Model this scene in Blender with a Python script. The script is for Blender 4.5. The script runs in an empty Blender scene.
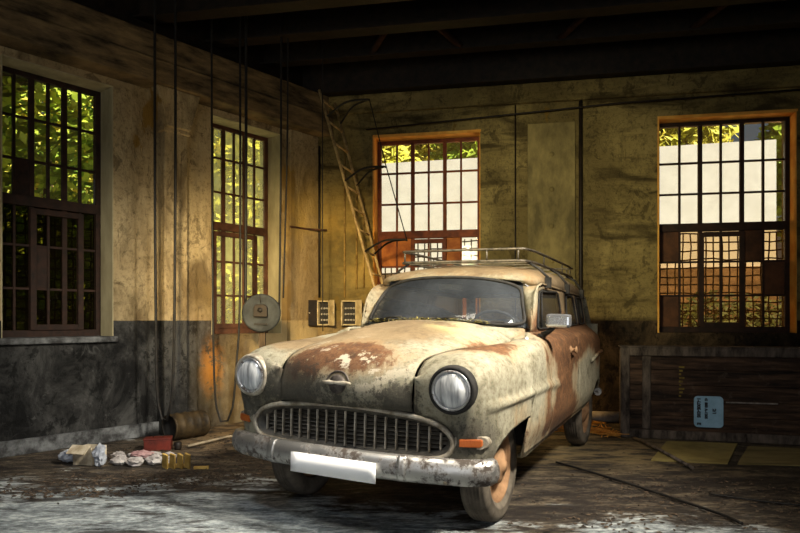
import bpy, bmesh, math, random
import numpy as np
from mathutils import Vector, Matrix, noise as mnoise
random.seed(7)
SC = bpy.context.scene
COL = SC.collection
R = math.radians

# ------------------------------------------------------------------ camera, sky, sun, large lights, exposure
cam_d = bpy.data.cameras.new('camera'); cam = bpy.data.objects.new('camera', cam_d); COL.objects.link(cam)
cam.location = (0, 0, 1.125); cam.rotation_euler = (R(90), 0, 0)
cam_d.sensor_width = 36; cam_d.lens = 28.8; cam_d.shift_y = 53.5/800
SC.camera = cam
SC.view_settings.view_transform = 'Standard'; SC.view_settings.look = 'None'
SC.view_settings.gamma = 1; SC.view_settings.use_curve_mapping = False
SC.view_settings.exposure = 0.0
w = bpy.data.worlds.new('world'); SC.world = w; w.use_nodes = True
nt = w.node_tree; bg = nt.nodes['Background']
sky = nt.nodes.new('ShaderNodeTexSky'); sky.sky_type = 'PREETHAM'; sky.turbidity = 4; sky.sun_direction = (0.5, -0.45, 0.74)
nt.links.new(sky.outputs[0], bg.inputs[0]); bg.inputs[1].default_value = 0.2
def light(name, kind, loc, target, energy, color, size=None, size_y=None, **kw):
    d = bpy.data.lights.new(name, kind); o = bpy.data.objects.new(name, d); COL.objects.link(o)
    o.location = loc
    o.rotation_euler = (Vector(target)-Vector(loc)).to_track_quat('-Z', 'Y').to_euler()
    d.energy = energy; d.color = color
    if kind == 'AREA':
        d.size = size
        if size_y: d.shape = 'RECTANGLE'; d.size_y = size_y
    elif kind == 'SPOT': d.shadow_soft_size = size or .2
    for k, v in kw.items(): setattr(d, k, v)
    return o
sun = light('sun', 'SUN', (4.5, -4.2, 9), (0.0, 0, 0), 12.0, (1, .95, .85)); sun.data.angle = R(1)
light('key_light', 'AREA', (2.6, 1.9, 4.0), (0.0, 4.1, 0.7), 92, (1, .92, .78), .5, .5, spread=R(62))
light('overhead_fill_light', 'AREA', (-0.5, 2.7, 4.2), (0.0, 4.3, 0.7), 30, (1, .88, .70), 1.2, 1.2, spread=R(80))  # added overhead fill for the car, no fixture in the roof
light('rear_fill_light', 'AREA', (-0.9, -2.6, 2.0), (-0.2, 4.2, 1.0), 26, (.92, .96, 1), 4.2, 3.0, spread=R(110))  # added fill from behind the camera for the car front
light('corner_fill_spot', 'SPOT', (-0.9, 1.2, 2.5), (-1.2, 7.5, 1.15), 2700, (1, .72, .33), .25, spot_size=R(34), spot_blend=1.0)  # added spot for the yellow wash in the corner, no fixture
light('left_wall_fill_spot', 'SPOT', (-0.9, 0.6, 2.3), (-2.45, 6.2, 1.25), 800, (1, .88, .66), .3, spot_size=R(28), spot_blend=1.0)  # added spot brightening the left wall, without a lamp body
light('back_wall_fill_spot', 'SPOT', (-1.0, 1.4, 2.5), (1.75, 7.4, 1.9), 1250, (1, .86, .5), .3, spot_size=R(38), spot_blend=1.0)  # added spot lifting the back wall, no fixture there
light('floor_wash_light', 'SPOT', (-1.4, 1.2, 4.0), (-1.5, 3.9, 0.0), 200, (.84, .92, 1), .4, spot_size=R(60), spot_blend=1.0)
light('low_fill_light', 'SPOT', (-1.15, 5.6, .5), (-1.75, 7.0, 3.4), 60, (1, .74, .36), .2, spot_size=R(75), spot_blend=1.0)  # added upward spot for the beam soffit near the corner, no real lamp
light('low_fill_light', 'SPOT', (-2.0, 4.6, .5), (-2.75, 5.9, 3.4), 14, (1, .80, .50), .2, spot_size=R(75), spot_blend=1.0)  # second added upward spot, for the soffit by the large left window
light('outside_fill_light', 'POINT', (1.7, 9.6, 2.4), (0, 0, 0), 130, (1, .55, .18), shadow_soft_size=.3)  # added point light, warms the middle window's reveals from outside
light('outside_fill_light', 'POINT', (5.4, 9.0, 2.4), (0, 0, 0), 75, (1, .50, .16), shadow_soft_size=.3)  # same added warm glow outside the right window
light('outside_fill_light', 'POINT', (-2.75, 8.1, 2.3), (0, 0, 0), 50, (1, .95, .70), shadow_soft_size=.3)  # added point light behind the milky panes to brighten them
light('low_fill_light', 'POINT', (1.75, 6.95, .55), (0, 0, 0), 9, (1, .60, .2), shadow_soft_size=.08)  # added orange glow on the straw behind the car, no lamp body

# ------------------------------------------------------------------ node material helpers
class NT:
    def __init__(s, name):
        s.m = bpy.data.materials.new(name); s.m.use_nodes = True
        s.t = s.m.node_tree; s.b = s.t.nodes['Principled BSDF']; s.out = s.t.nodes['Material Output']
        s.co = s.t.nodes.new('ShaderNodeTexCoord').outputs['Object']
    def n(s, t, **kw):
        x = s.t.nodes.new(t)
        for k, v in kw.items(): setattr(x, k, v)
        return x
    def l(s, a, b): s.t.links.new(a, b)
    def setin(s, sock, v):
        if hasattr(v, 'is_output'): s.l(v, sock)
        else: sock.default_value = v
    def vec(s, scale=(1, 1, 1), loc=(0, 0, 0), rot=(0, 0, 0)):
        m = s.n('ShaderNodeMapping'); m.inputs['Scale'].default_value = scale; m.inputs['Location'].default_value = loc; m.inputs['Rotation'].default_value = rot
        s.l(s.co, m.inputs['Vector']); return m.outputs[0]
    def noise(s, scale, detail=6, rough=.6, vec=None, dist=0):
        x = s.n('ShaderNodeTexNoise'); s.l(vec or s.co, x.inputs['Vector'])
        x.inputs['Scale'].default_value = scale; x.inputs['Detail'].default_value = detail
        x.inputs['Roughness'].default_value = rough; x.inputs['Distortion'].default_value = dist
        return x.outputs['Fac']
    def ramp(s, f, stops, interp='LINEAR'):
        x = s.n('ShaderNodeValToRGB'); x.color_ramp.interpolation = interp
        e = x.color_ramp.elements
        while len(e) < len(stops): e.new(.5)
        for i, (p, c) in enumerate(stops):
            e[i].position = p; e[i].color = (*c, 1) if len(c) == 3 else c
        s.setin(x.inputs[0], f); return x.outputs[0]
    def step(s, f, a, b, lo=0., hi=1.):
        x = s.n('ShaderNodeMapRange', interpolation_type='SMOOTHSTEP'); s.setin(x.inputs[0], f)
        for i, v in zip((1, 2, 3, 4), (a, b, lo, hi)): x.inputs[i].default_value = v
        return x.outputs[0]
    def math(s, op, a, b=0.):
        x = s.n('ShaderNodeMath', operation=op); s.setin(x.inputs[0], a); s.setin(x.inputs[1], b); return x.outputs[0]
    def mix(s, f, a, b, mode='MIX'):
        x = s.n('ShaderNodeMix', data_type='RGBA', blend_type=mode)
        s.setin(x.inputs[0], f)
        for sk, v in ((x.inputs[6], a), (x.inputs[7], b)):
            if isinstance(v, (tuple, list)) and len(v) == 3: v = (*v, 1)
            s.setin(sk, v)
        return x.outputs[2]
    def sep(s):
        x = s.n('ShaderNodeSeparateXYZ'); s.l(s.co, x.inputs[0]); return x.outputs
    def patch(s, c, r, wgt, scale=(1, 1, 1)):
        m = s.n('ShaderNodeVectorMath', operation='SUBTRACT'); s.l(s.co, m.inputs[0]); m.inputs[1].default_value = c
        k = s.n('ShaderNodeVectorMath', operation='MULTIPLY'); s.l(m.outputs[0], k.inputs[0]); k.inputs[1].default_value = scale
        d = s.n('ShaderNodeVectorMath', operation='LENGTH'); s.l(k.outputs[0], d.inputs[0])
        return s.step(d.outputs['Value'], 0, r, wgt, 0)
    def sum(s, *a):
        r = a[0]
        for x in a[1:]: r = s.math('ADD', r, x)
        return r
    def fin(s, col, rough=.8, metal=0., bump=None, bs=.3, bd=.02, spec=.3):
        b = s.b
        if isinstance(col, (tuple, list)) and len(col) == 3: col = (*col, 1)
        s.setin(b.inputs['Base Color'], col); s.setin(b.inputs['Roughness'], rough); s.setin(b.inputs['Metallic'], metal)
        b.inputs['Specular IOR Level'].default_value = spec
        if bump is not None:
            x = s.n('ShaderNodeBump'); x.inputs['Strength'].default_value = bs; x.inputs['Distance'].default_value = bd
            s.setin(x.inputs['Height'], bump); s.l(x.outputs[0], b.inputs['Normal'])
        return s.m
def simple(name, c1, c2, scale=8, rough=.7, metal=0., bs=.25, bd=.01, stretch=(1, 1, 1), spec=.3, lo=.35, hi=.65):
    t = NT(name); f = t.noise(scale, 7, .65, t.vec(stretch))
    return t.fin(t.ramp(f, [(lo, c1), (hi, c2)]), rough, metal, f, bs, bd, spec)
def glass_mat(name, tint, dirt, dirt_haze_amt=.3, gloss=.12, scale=4):  # dirt film; on the windscreen it also carries painted haze
    t = NT(name); tr = t.n('ShaderNodeBsdfTransparent'); tr.inputs[0].default_value = (*tint, 1)
    gl = t.n('ShaderNodeBsdfGlossy'); gl.inputs['Roughness'].default_value = .05
    lw = t.n('ShaderNodeLayerWeight'); lw.inputs[0].default_value = gloss
    m1 = t.n('ShaderNodeMixShader'); t.l(lw.outputs['Fresnel'], m1.inputs[0]); t.l(tr.outputs[0], m1.inputs[1]); t.l(gl.outputs[0], m1.inputs[2])
    df = t.n('ShaderNodeBsdfDiffuse'); df.inputs[0].default_value = (*dirt, 1)
    ts = t.n('ShaderNodeBsdfTranslucent'); ts.inputs[0].default_value = (*dirt, 1)
    ad = t.n('ShaderNodeMixShader'); ad.inputs[0].default_value = .6; t.l(df.outputs[0], ad.inputs[1]); t.l(ts.outputs[0], ad.inputs[2])
    m2 = t.n('ShaderNodeMixShader'); f = t.step(t.noise(scale, 6, .6), .3, .75, dirt_haze_amt*.4, dirt_haze_amt)
    t.l(f, m2.inputs[0]); t.l(m1.outputs[0], m2.inputs[1]); t.l(ad.outputs[0], m2.inputs[2])
    t.l(m2.outputs[0], t.out.inputs[0]); return t.m

# ---- materials of the room
def wall_mat(name, hi1, hi2, stain, lo1, lo2, streak, peel=None, warm=None):
    t = NT(name); z = t.sep()[2]
    big = t.noise(1.1, 8, .62); fine = t.noise(9, 8, .7); st = t.noise(2.2, 7, .6, t.vec(streak), .6)
    up = t.ramp(big, [(.30, hi2), (.62, hi1)])
    up = t.mix(t.math('MULTIPLY', t.step(st, .46, .66), .9), up, stain)
    up = t.mix(t.math('MULTIPLY', t.step(t.noise(.8, 5, .6, t.vec((1, 1, .5), (5, 2, 0))), .50, .62), .6), up, tuple(1.7*v for v in stain))
    up = t.mix(t.math('MULTIPLY', t.step(fine, .52, .72), .55), up, stain)
    hair = t.noise(3.2, 3, .5, t.vec((1, 1, .5)), 2.2)
    crack = t.step(t.math('ABSOLUTE', t.math('SUBTRACT', hair, .5)), .0, .010, 1, 0)
    up = t.mix(t.math('MULTIPLY', crack, .22), up, tuple(.35*v for v in stain))
    up = t.mix(t.math('MULTIPLY', t.step(t.noise(24, 6, .75), .50, .66), .5), up, stain)
    up = t.mix(t.math('MULTIPLY', t.step(t.noise(5.5, 9, .74, t.vec((1, 1, .8), (9, 4, 2)), .5), .55, .62), .62), up, tuple(.75*v for v in stain))
    if peel:
        c, pc, amt = peel
        up = t.mix(t.math('MULTIPLY', t.step(t.math('ADD', t.noise(2.7, 5, .55, t.vec((1, 1, .55))), t.patch(c, 1.5, .20)), .68, .71), amt), up, pc)
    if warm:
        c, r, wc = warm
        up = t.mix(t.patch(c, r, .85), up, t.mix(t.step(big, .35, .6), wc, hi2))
    low = t.ramp(t.noise(2.6, 9, .72, t.vec((1, 1, .7)), .5), [(.40, lo2), (.50, lo1), (.60, tuple(2.3*v for v in lo1))])
    scr = t.math('MULTIPLY', t.step(t.math('ABSOLUTE', t.math('SUBTRACT', t.noise(3.5, 2, .4, t.vec((1, 1, .6), rot=(0, .6, 0)), 1.2), .5)), .0, .012, 1, 0), t.step(t.noise(2, 3, .5), .5, .6))
    low = t.mix(t.math('MULTIPLY', scr, .45), low, tuple(3.2*v for v in lo1))
    low = t.mix(t.math('MULTIPLY', t.step(fine, .60, .70), .5), low, tuple(4*v for v in lo1))
    low = t.mix(t.math('MULTIPLY', t.step(t.noise(6.5, 8, .75, t.vec((1, 1, .8), (3, 3, 1)), .4), .52, .60), .75), low, tuple(.25*v for v in lo2))
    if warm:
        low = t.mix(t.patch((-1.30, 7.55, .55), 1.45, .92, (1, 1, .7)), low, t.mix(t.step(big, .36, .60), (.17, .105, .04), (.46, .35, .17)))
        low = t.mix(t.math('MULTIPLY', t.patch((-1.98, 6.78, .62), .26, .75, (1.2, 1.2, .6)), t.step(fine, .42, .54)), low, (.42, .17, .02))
    edge = t.math('ADD', z, t.math('MULTIPLY', fine, .014))
    col = t.mix(t.step(edge, 1.123, 1.130), low, up)
    return t.fin(col, .88, 0, t.sum(big, t.math('MULTIPLY', fine, .6), t.math('MULTIPLY', crack, -.12), t.math('MULTIPLY', st, 1.6)), .8, .045, .2)
M = {}
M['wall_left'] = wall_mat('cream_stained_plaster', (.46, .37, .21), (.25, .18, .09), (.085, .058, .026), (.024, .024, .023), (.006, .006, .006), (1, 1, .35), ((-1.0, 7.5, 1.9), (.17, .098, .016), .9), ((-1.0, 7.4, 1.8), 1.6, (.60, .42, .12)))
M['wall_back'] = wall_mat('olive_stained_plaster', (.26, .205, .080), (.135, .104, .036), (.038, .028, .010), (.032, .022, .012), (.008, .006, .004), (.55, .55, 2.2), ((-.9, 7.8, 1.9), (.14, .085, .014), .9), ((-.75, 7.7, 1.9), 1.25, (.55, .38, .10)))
M['reveal'] = simple('orange_glow_reveal', (.62, .25, .035), (.75, .42, .09), 5, .85)  # orange window glow put into the plaster colour of the back reveals
M['reveal_left'] = simple('pale_reveal_plaster', (.22, .19, .11), (.45, .40, .25), 3, .85, stretch=(1, 1, .4))
def mk_floor():
    t = NT('worn_concrete_floor'); xyz = t.sep()
    a = t.noise(.9, 8, .62, t.vec((.75, 1.5, 1)), .4); b = t.noise(4.5, 9, .74, t.vec((.55, 1.5, 1)), .4); c = t.noise(26, 7, .75, t.vec((.6, 1.2, 1)))
    paint = t.ramp(t.math('ADD', t.math('MULTIPLY', c, .5), t.math('MULTIPLY', b, .5)), [(.40, (.055, .062, .066)), (.50, (.22, .25, .26)), (.58, (.50, .54, .54))])
    dirt = t.ramp(t.math('ADD', t.math('MULTIPLY', c, .4), t.math('MULTIPLY', b, .6)), [(.41, (.007, .0055, .0045)), (.50, (.042, .032, .023)), (.61, (.18, .142, .092))])
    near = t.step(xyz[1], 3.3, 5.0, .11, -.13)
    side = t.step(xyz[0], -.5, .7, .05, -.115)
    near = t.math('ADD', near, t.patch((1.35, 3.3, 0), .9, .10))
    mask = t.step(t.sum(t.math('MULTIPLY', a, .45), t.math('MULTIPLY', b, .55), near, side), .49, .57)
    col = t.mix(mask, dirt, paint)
    blk = t.step(t.sum(t.math('MULTIPLY', t.noise(2.1, 8, .72, t.vec((.55, 1.8, 1), (3, 1, 0)), .6), 1), t.patch((-1.75, 4.25, 0), 1.0, .09, (.7, 1.8, 1)), t.patch((1.7, 4.4, 0), 1.7, .09)), .555, .61)
    col = t.mix(t.math('MULTIPLY', blk, .85), col, (.014, .010, .008))
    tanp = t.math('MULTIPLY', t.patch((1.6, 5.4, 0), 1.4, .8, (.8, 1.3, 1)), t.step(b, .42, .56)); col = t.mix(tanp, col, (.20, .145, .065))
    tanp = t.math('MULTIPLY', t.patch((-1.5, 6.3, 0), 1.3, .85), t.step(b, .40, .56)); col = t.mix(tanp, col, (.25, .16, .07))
    sp = t.step(t.noise(55, 3, .6), .66, .71); col = t.mix(t.math('MULTIPLY', sp, .4), col, (.42, .40, .34))
    return t.fin(col, t.ramp(b, [(.3, (.9,)*3), (.7, (.6,)*3)]), 0, t.sum(b, t.math('MULTIPLY', c, .6)), .8, .035, .3)
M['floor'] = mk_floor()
M['beam'] = simple('sooty_concrete_beam', (.022, .015, .008), (.21, .145, .068), 4.5, .9, stretch=(.5, .5, 2), bs=.5, bd=.03)
M['ceiling'] = simple('shaded_brown_planks', (.008, .004, .002), (.045, .017, .008), 3, .9, stretch=(.3, 6, 1))  # dimness of the upper room put into a very dark base brown
M['black_steel'] = simple('blackened_steel', (.004, .003, .002), (.018, .011, .006), 12, .6)
M['plate'] = simple('olive_painted_plate', (.075, .06, .022), (.20, .16, .062), 5, .8, stretch=(1, 1, .5), bs=.3)
M['frame_dark'] = simple('dark_window_steel', (.010, .005, .003), (.032, .013, .007), 14, .7)
M['frame_rust'] = simple('rust_red_window_steel', (.075, .018, .007), (.20, .050, .015), 9, .7)
M['frame_brown'] = simple('brown_window_steel', (.035, .014, .008), (.095, .040, .020), 9, .7)
M['board_rust'] = simple('rust_orange_sheet', (.22, .055, .012), (.50, .17, .035), 5, .75)
M['board_dark'] = simple('dark_brown_sheet', (.035, .015, .008), (.10, .04, .015), 5, .75)
M['sill'] = simple('chipped_sill_concrete', (.03, .03, .03), (.20, .21, .215), 7, .85, lo=.42, hi=.72)
M['glass_clear'] = glass_mat('window_glass', (.97, .97, .92), (.5, .42, .22), .10)
M['glass_amber'] = glass_mat('dirty_amber_glass', (.90, .78, .58), (.35, .22, .08), .16)
M['glass_dark'] = glass_mat('grimy_dark_glass', (.35, .36, .22), (.022, .014, .006), .40)
M['glass_milky'] = glass_mat('milky_green_glass', (.92, .93, .75), (.75, .74, .45), .50)
M['white_render'] = simple('white_render', (.78, .76, .70), (.84, .82, .77), 2, .9, bs=.05)
M['pale_brick'] = simple('pale_brick_outside', (.45, .33, .16), (.62, .50, .28), 6, .9)
M['leaf'] = simple('green_leaf', (.12, .25, .015), (.46, .52, .045), 1.3, .6)
M['leaf_yellow'] = simple('yellow_green_leaf', (.40, .42, .04), (.75, .62, .10), 1.3, .6)
M['bark'] = simple('brown_bark', (.05, .03, .02), (.14, .09, .05), 8, .9)
M['ground'] = simple('outside_earth', (.12, .09, .05), (.22, .20, .08), 2, .95)

# ------------------------------------------------------------------ mesh builder
def cr(pts, n, closed=False):
    p = np.array(pts, float); m = len(p)
    if closed: ext = np.vstack([p[-1:], p, p[:2]]); segs = m
    else: ext = np.vstack([2*p[0]-p[1], p, 2*p[-1]-p[-2]]); segs = m-1
    d = np.linalg.norm(np.diff(np.vstack([p, p[:1]]) if closed else p, axis=0), axis=1); cum = np.r_[0, np.cumsum(d)]
    tt = np.linspace(0, cum[-1], n, endpoint=not closed); out = []
    for t in tt:
        i = min(max(np.searchsorted(cum, t, 'right')-1, 0), segs-1); u = (t-cum[i])/max(cum[i+1]-cum[i], 1e-9)
        a, b, c, e = ext[i], ext[i+1], ext[i+2], ext[i+3]
        out.append(.5*((2*b)+(c-a)*u+(2*a-5*b+4*c-e)*u*u+(3*b-a-3*c+e)*u**3))
    return np.array(out)
class MB:
    def __init__(s): s.v = []; s.f = []; s.sm = []
    def add(s, vs, fs, smooth=False):
        k = len(s.v); s.v += [tuple(map(float, x)) for x in vs]; s.f += [tuple(i+k for i in f) for f in fs]; s.sm += [smooth]*len(fs); return s
    def box(s, c, d, rot=None):
        h = np.array(d)/2
        vs = [np.array((sx, sy, sz))*h for sx in (-1, 1) for sy in (-1, 1) for sz in (-1, 1)]
        if rot is not None:
            m = np.array((Matrix.Rotation(rot[2], 3, 'Z') @ Matrix.Rotation(rot[1], 3, 'Y') @ Matrix.Rotation(rot[0], 3, 'X'))); vs = [m @ v for v in vs]
        return s.add([v+np.array(c) for v in vs], [(0, 1, 3, 2), (4, 6, 7, 5), (0, 4, 5, 1), (2, 3, 7, 6), (0, 2, 6, 4), (1, 5, 7, 3)])
    def hexa(s, p): # 8 points: bottom 4 ring, top 4 ring
        return s.add(p, [(3, 2, 1, 0), (4, 5, 6, 7), (0, 1, 5, 4), (1, 2, 6, 5), (2, 3, 7, 6), (3, 0, 4, 7)])
    def fbox(s, F, a, b): # box in a local frame map F(s,n,z)
        (x0, y0, z0), (x1, y1, z1) = a, b
        return s.hexa([F(x0, y0, z0), F(x1, y0, z0), F(x1, y1, z0), F(x0, y1, z0), F(x0, y0, z1), F(x1, y0, z1), F(x1, y1, z1), F(x0, y1, z1)])
    def grid(s, g, smooth=True, closeu=False, closev=False):
        g = np.array(g, float); a, b = g.shape[:2]; fs = []
        for i in range(a if closeu else a-1):
            for j in range(b if closev else b-1):
                i2, j2 = (i+1) % a, (j+1) % b; fs.append((i*b+j, i2*b+j, i2*b+j2, i*b+j2))
        return s.add(g.reshape(-1, 3), fs, smooth)
    def tube(s, path, r, n=8, cap=True, closed=False):
        p = [Vector(x) for x in path]; rings = []; m = len(p)
        rr = r if hasattr(r, '__len__') else [r]*m
        t0 = (p[1]-p[0]).normalized(); nrm = t0.orthogonal().normalized()
        for i in range(m):
            a = p[i-1] if (i > 0 or closed) else p[i]; b = p[(i+1) % m] if (i < m-1 or closed) else p[i]
            t = (b-a).normalized(); nrm = (nrm-t*nrm.dot(t)).normalized(); bn = t.cross(nrm)
            rings.append([p[i]+(nrm*math.cos(k*2*math.pi/n)+bn*math.sin(k*2*math.pi/n))*rr[i] for k in range(n)])
        k = len(s.v); s.grid([[tuple(q) for q in x] for x in rings], True, closed, True)
        if cap and not closed:
            s.f += [tuple(k+i for i in range(n))[::-1], tuple(k+(m-1)*n+i for i in range(n))]; s.sm += [False, False]
        return s
    def lathe(s, prof, c, axis, n=32, smooth=True, closed=False): # prof (radius, height along axis)
        ax = Vector(axis).normalized(); u = ax.orthogonal().normalized()
        if abs(ax.z) < .5: u = Vector((0, 0, 1)); u = (u-ax*u.dot(ax)).normalized()
        v = ax.cross(u); c = Vector(c)
        g = [[tuple(c+ax*h+(u*math.cos(k*2*math.pi/n)+v*math.sin(k*2*math.pi/n))*max(r, 1e-4)) for k in range(n)] for r, h in prof]
        return s.grid(g, smooth, closed, True)
    def prism(s, poly, F, n0, n1): # polygon extruded between n0 and n1 of map F(u, v, n)
        k = len(poly); a = [F(u, v, n0) for u, v in poly]; b = [F(u, v, n1) for u, v in poly]
        return s.add(a+b, [tuple(range(k))[::-1], tuple(range(k, 2*k))]+[(i, (i+1) % k, k+(i+1) % k, k+i) for i in range(k)])
    def xf(s, fn): s.v = [tuple(fn(np.array(v))) for v in s.v]; return s
    def build(s, name, mat, parent=None, bevel=0, solid=0, ref=None, recalc=True, seg=2):
        me = bpy.data.meshes.new(name)
        bm = bmesh.new(); vv = [bm.verts.new(v) for v in s.v]
        for f, q in zip(s.f, s.sm):
            try: x = bm.faces.new([vv[i] for i in f]); x.smooth = q
            except ValueError: pass
        bmesh.ops.remove_doubles(bm, verts=bm.verts, dist=1e-5)
        if recalc: bmesh.ops.recalc_face_normals(bm, faces=bm.faces)
        if ref is not None:
            bm.normal_update(); rv = Vector(ref)
            if sum((f.calc_center_median()-rv).dot(f.normal)*f.calc_area() for f in bm.faces) < 0: bmesh.ops.reverse_faces(bm, faces=bm.faces)
        bm.to_mesh(me); bm.free()
        o = bpy.data.objects.new(name, me); COL.objects.link(o); me.materials.append(mat)
        if parent: o.parent = parent
        if solid: m_ = o.modifiers.new('solid', 'SOLIDIFY'); m_.thickness = solid; m_.offset = -1
        if bevel: m_ = o.modifiers.new('bevel', 'BEVEL'); m_.width = bevel; m_.segments = seg; m_.limit_method = 'ANGLE'; m_.angle_limit = R(40)
        return o
def tag(o, label, cat, group=None, kind=None):
    o['label'] = label; o['category'] = cat
    if group: o['group'] = group
    if kind: o['kind'] = kind
    return o
def struct(o, label=None):
    o['kind'] = 'structure'
    if label: o['label'] = label
    return o
def thing(name, label, cat, loc=(0, 0, 0), rz=0, group=None):
    o = bpy.data.objects.new(name, None); COL.objects.link(o); o.location = loc; o.rotation_euler = (0, 0, rz); o.empty_display_size = .1
    return tag(o, label, cat, group)
def copy_tree(o, parent=None):
    c = o.copy(); COL.objects.link(c)
    if parent: c.parent = parent
    for ch in list(o.children): copy_tree(ch, c)
    return c
def jit(mb, amp, scale, seed=0):
    return mb.xf(lambda v: v+np.array(mnoise.noise_vector(Vector(v*scale)+Vector((seed, seed*2.3, 0))))*amp)

# ------------------------------------------------------------------ the room
CO = np.array([-1.082, 7.873]); dL = np.array([-.638, -.770]); dB = np.array([.983, -.185]); nL = np.array([.770, -.638]); nB = np.array([-.185, -.983])
def FL(s, n, z): p = CO+dL*s+nL*n; return (p[0], p[1], z)      # along the left wall from the corner, out into the room, up
def FB(s, n, z): p = CO+dB*s+nB*n; return (p[0], p[1], z)
def wall(name, F, length, openings, mat, thick=.4, top=4.4, s0=-.5):
    mb = MB(); cuts = sorted({s0, length, *[x for o in openings for x in o[:2]]})
    for a, b in zip(cuts, cuts[1:]):
        op = [o for o in openings if o[0] <= a and b <= o[1]]
        if op:
            mb.fbox(F, (a, -thick, 0), (b, 0, op[0][2])); mb.fbox(F, (a, -thick, op[0][3]), (b, 0, top))
        else: mb.fbox(F, (a, -thick, 0), (b, 0, top))
    return struct(mb.build(name, mat))
W1 = (2.49, 3.42, .97, 3.30); W2 = (.487, 1.43, .97, 3.30); W3 = (.78, 2.055, .97, 3.33); W4 = (4.03, 5.43, .985, 3.365)
wall('wall_left', FL, 14, [W1, W2], M['wall_left'])
wall('wall_back', FB, 7.2, [W3, W4], M['wall_back'])
mb = MB(); mb.box((7.0, 0.5, 2.2), (.3, 14.5, 4.4)); struct(mb.build('wall_right', M['wall_back']))
mb = MB(); mb.add([(-12, -6, 0), (7.4, -6, 0), (7.4, 8.4, 0), (-12, 8.4, 0), (-12, -6, -.2), (7.4, -6, -.2), (7.4, 8.4, -.2), (-12, 8.4, -.2)],
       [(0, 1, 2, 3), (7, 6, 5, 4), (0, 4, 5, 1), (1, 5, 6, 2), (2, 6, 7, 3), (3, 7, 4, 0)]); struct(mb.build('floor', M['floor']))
mb = MB()
for k in range(38):
    x = -12+k*.52; mb.box((x, 1.2, 4.43+.004*(k % 3)), (.50, 15.5, .06))
mb.box((-2, 1.2, 4.52), (20, 15.5, .08)); struct(mb.build('ceiling', M['ceiling']))
# plaster beam over the left wall, with a groove, and the haunched pilaster carrying it
mb = MB(); mb.fbox(FL, (-.2, -.05, 3.37), (14, .24, 3.595)); mb.fbox(FL, (-.2, -.05, 3.60), (14, .225, 3.845)); mb.fbox(FL, (-.2, -.05, 3.58), (14, .20, 3.62))
struct(mb.build('trim_1', M['beam'], bevel=.012), 'sooty concrete beam over the left windows')
mb = MB(); mb.fbox(FL, (-.2, -.05, 3.85), (14, .02, 4.42)); struct(mb.build('trim_2', M['black_steel']))
mb = MB(); mb.fbox(FL, (1.80, -.05, 0), (2.05, .14, 3.1)); mb.prism([(1.80, 3.0), (2.05, 3.0), (2.16, 3.37), (1.69, 3.37)], lambda u, v, n: FL(u, n, v), -.05, .20)
mb.fbox(FL, (1.78, -.05, 2.96), (2.07, .16, 3.02))
struct(mb.build('trim_3', M['wall_left'], bevel=.01), 'pilaster with a widened head between the left windows')
mb = MB(); mb.fbox(FL, (-.1, -.05, 0), (.40, .07, 3.37)); struct(mb.build('trim_4', M['wall_left'], bevel=.01))
mb = MB(); mb.fbox(FL, (1.9, -.05, 0), (14, .035, .13)); struct(mb.build('baseboard_left', M['sill'], bevel=.008))
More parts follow.
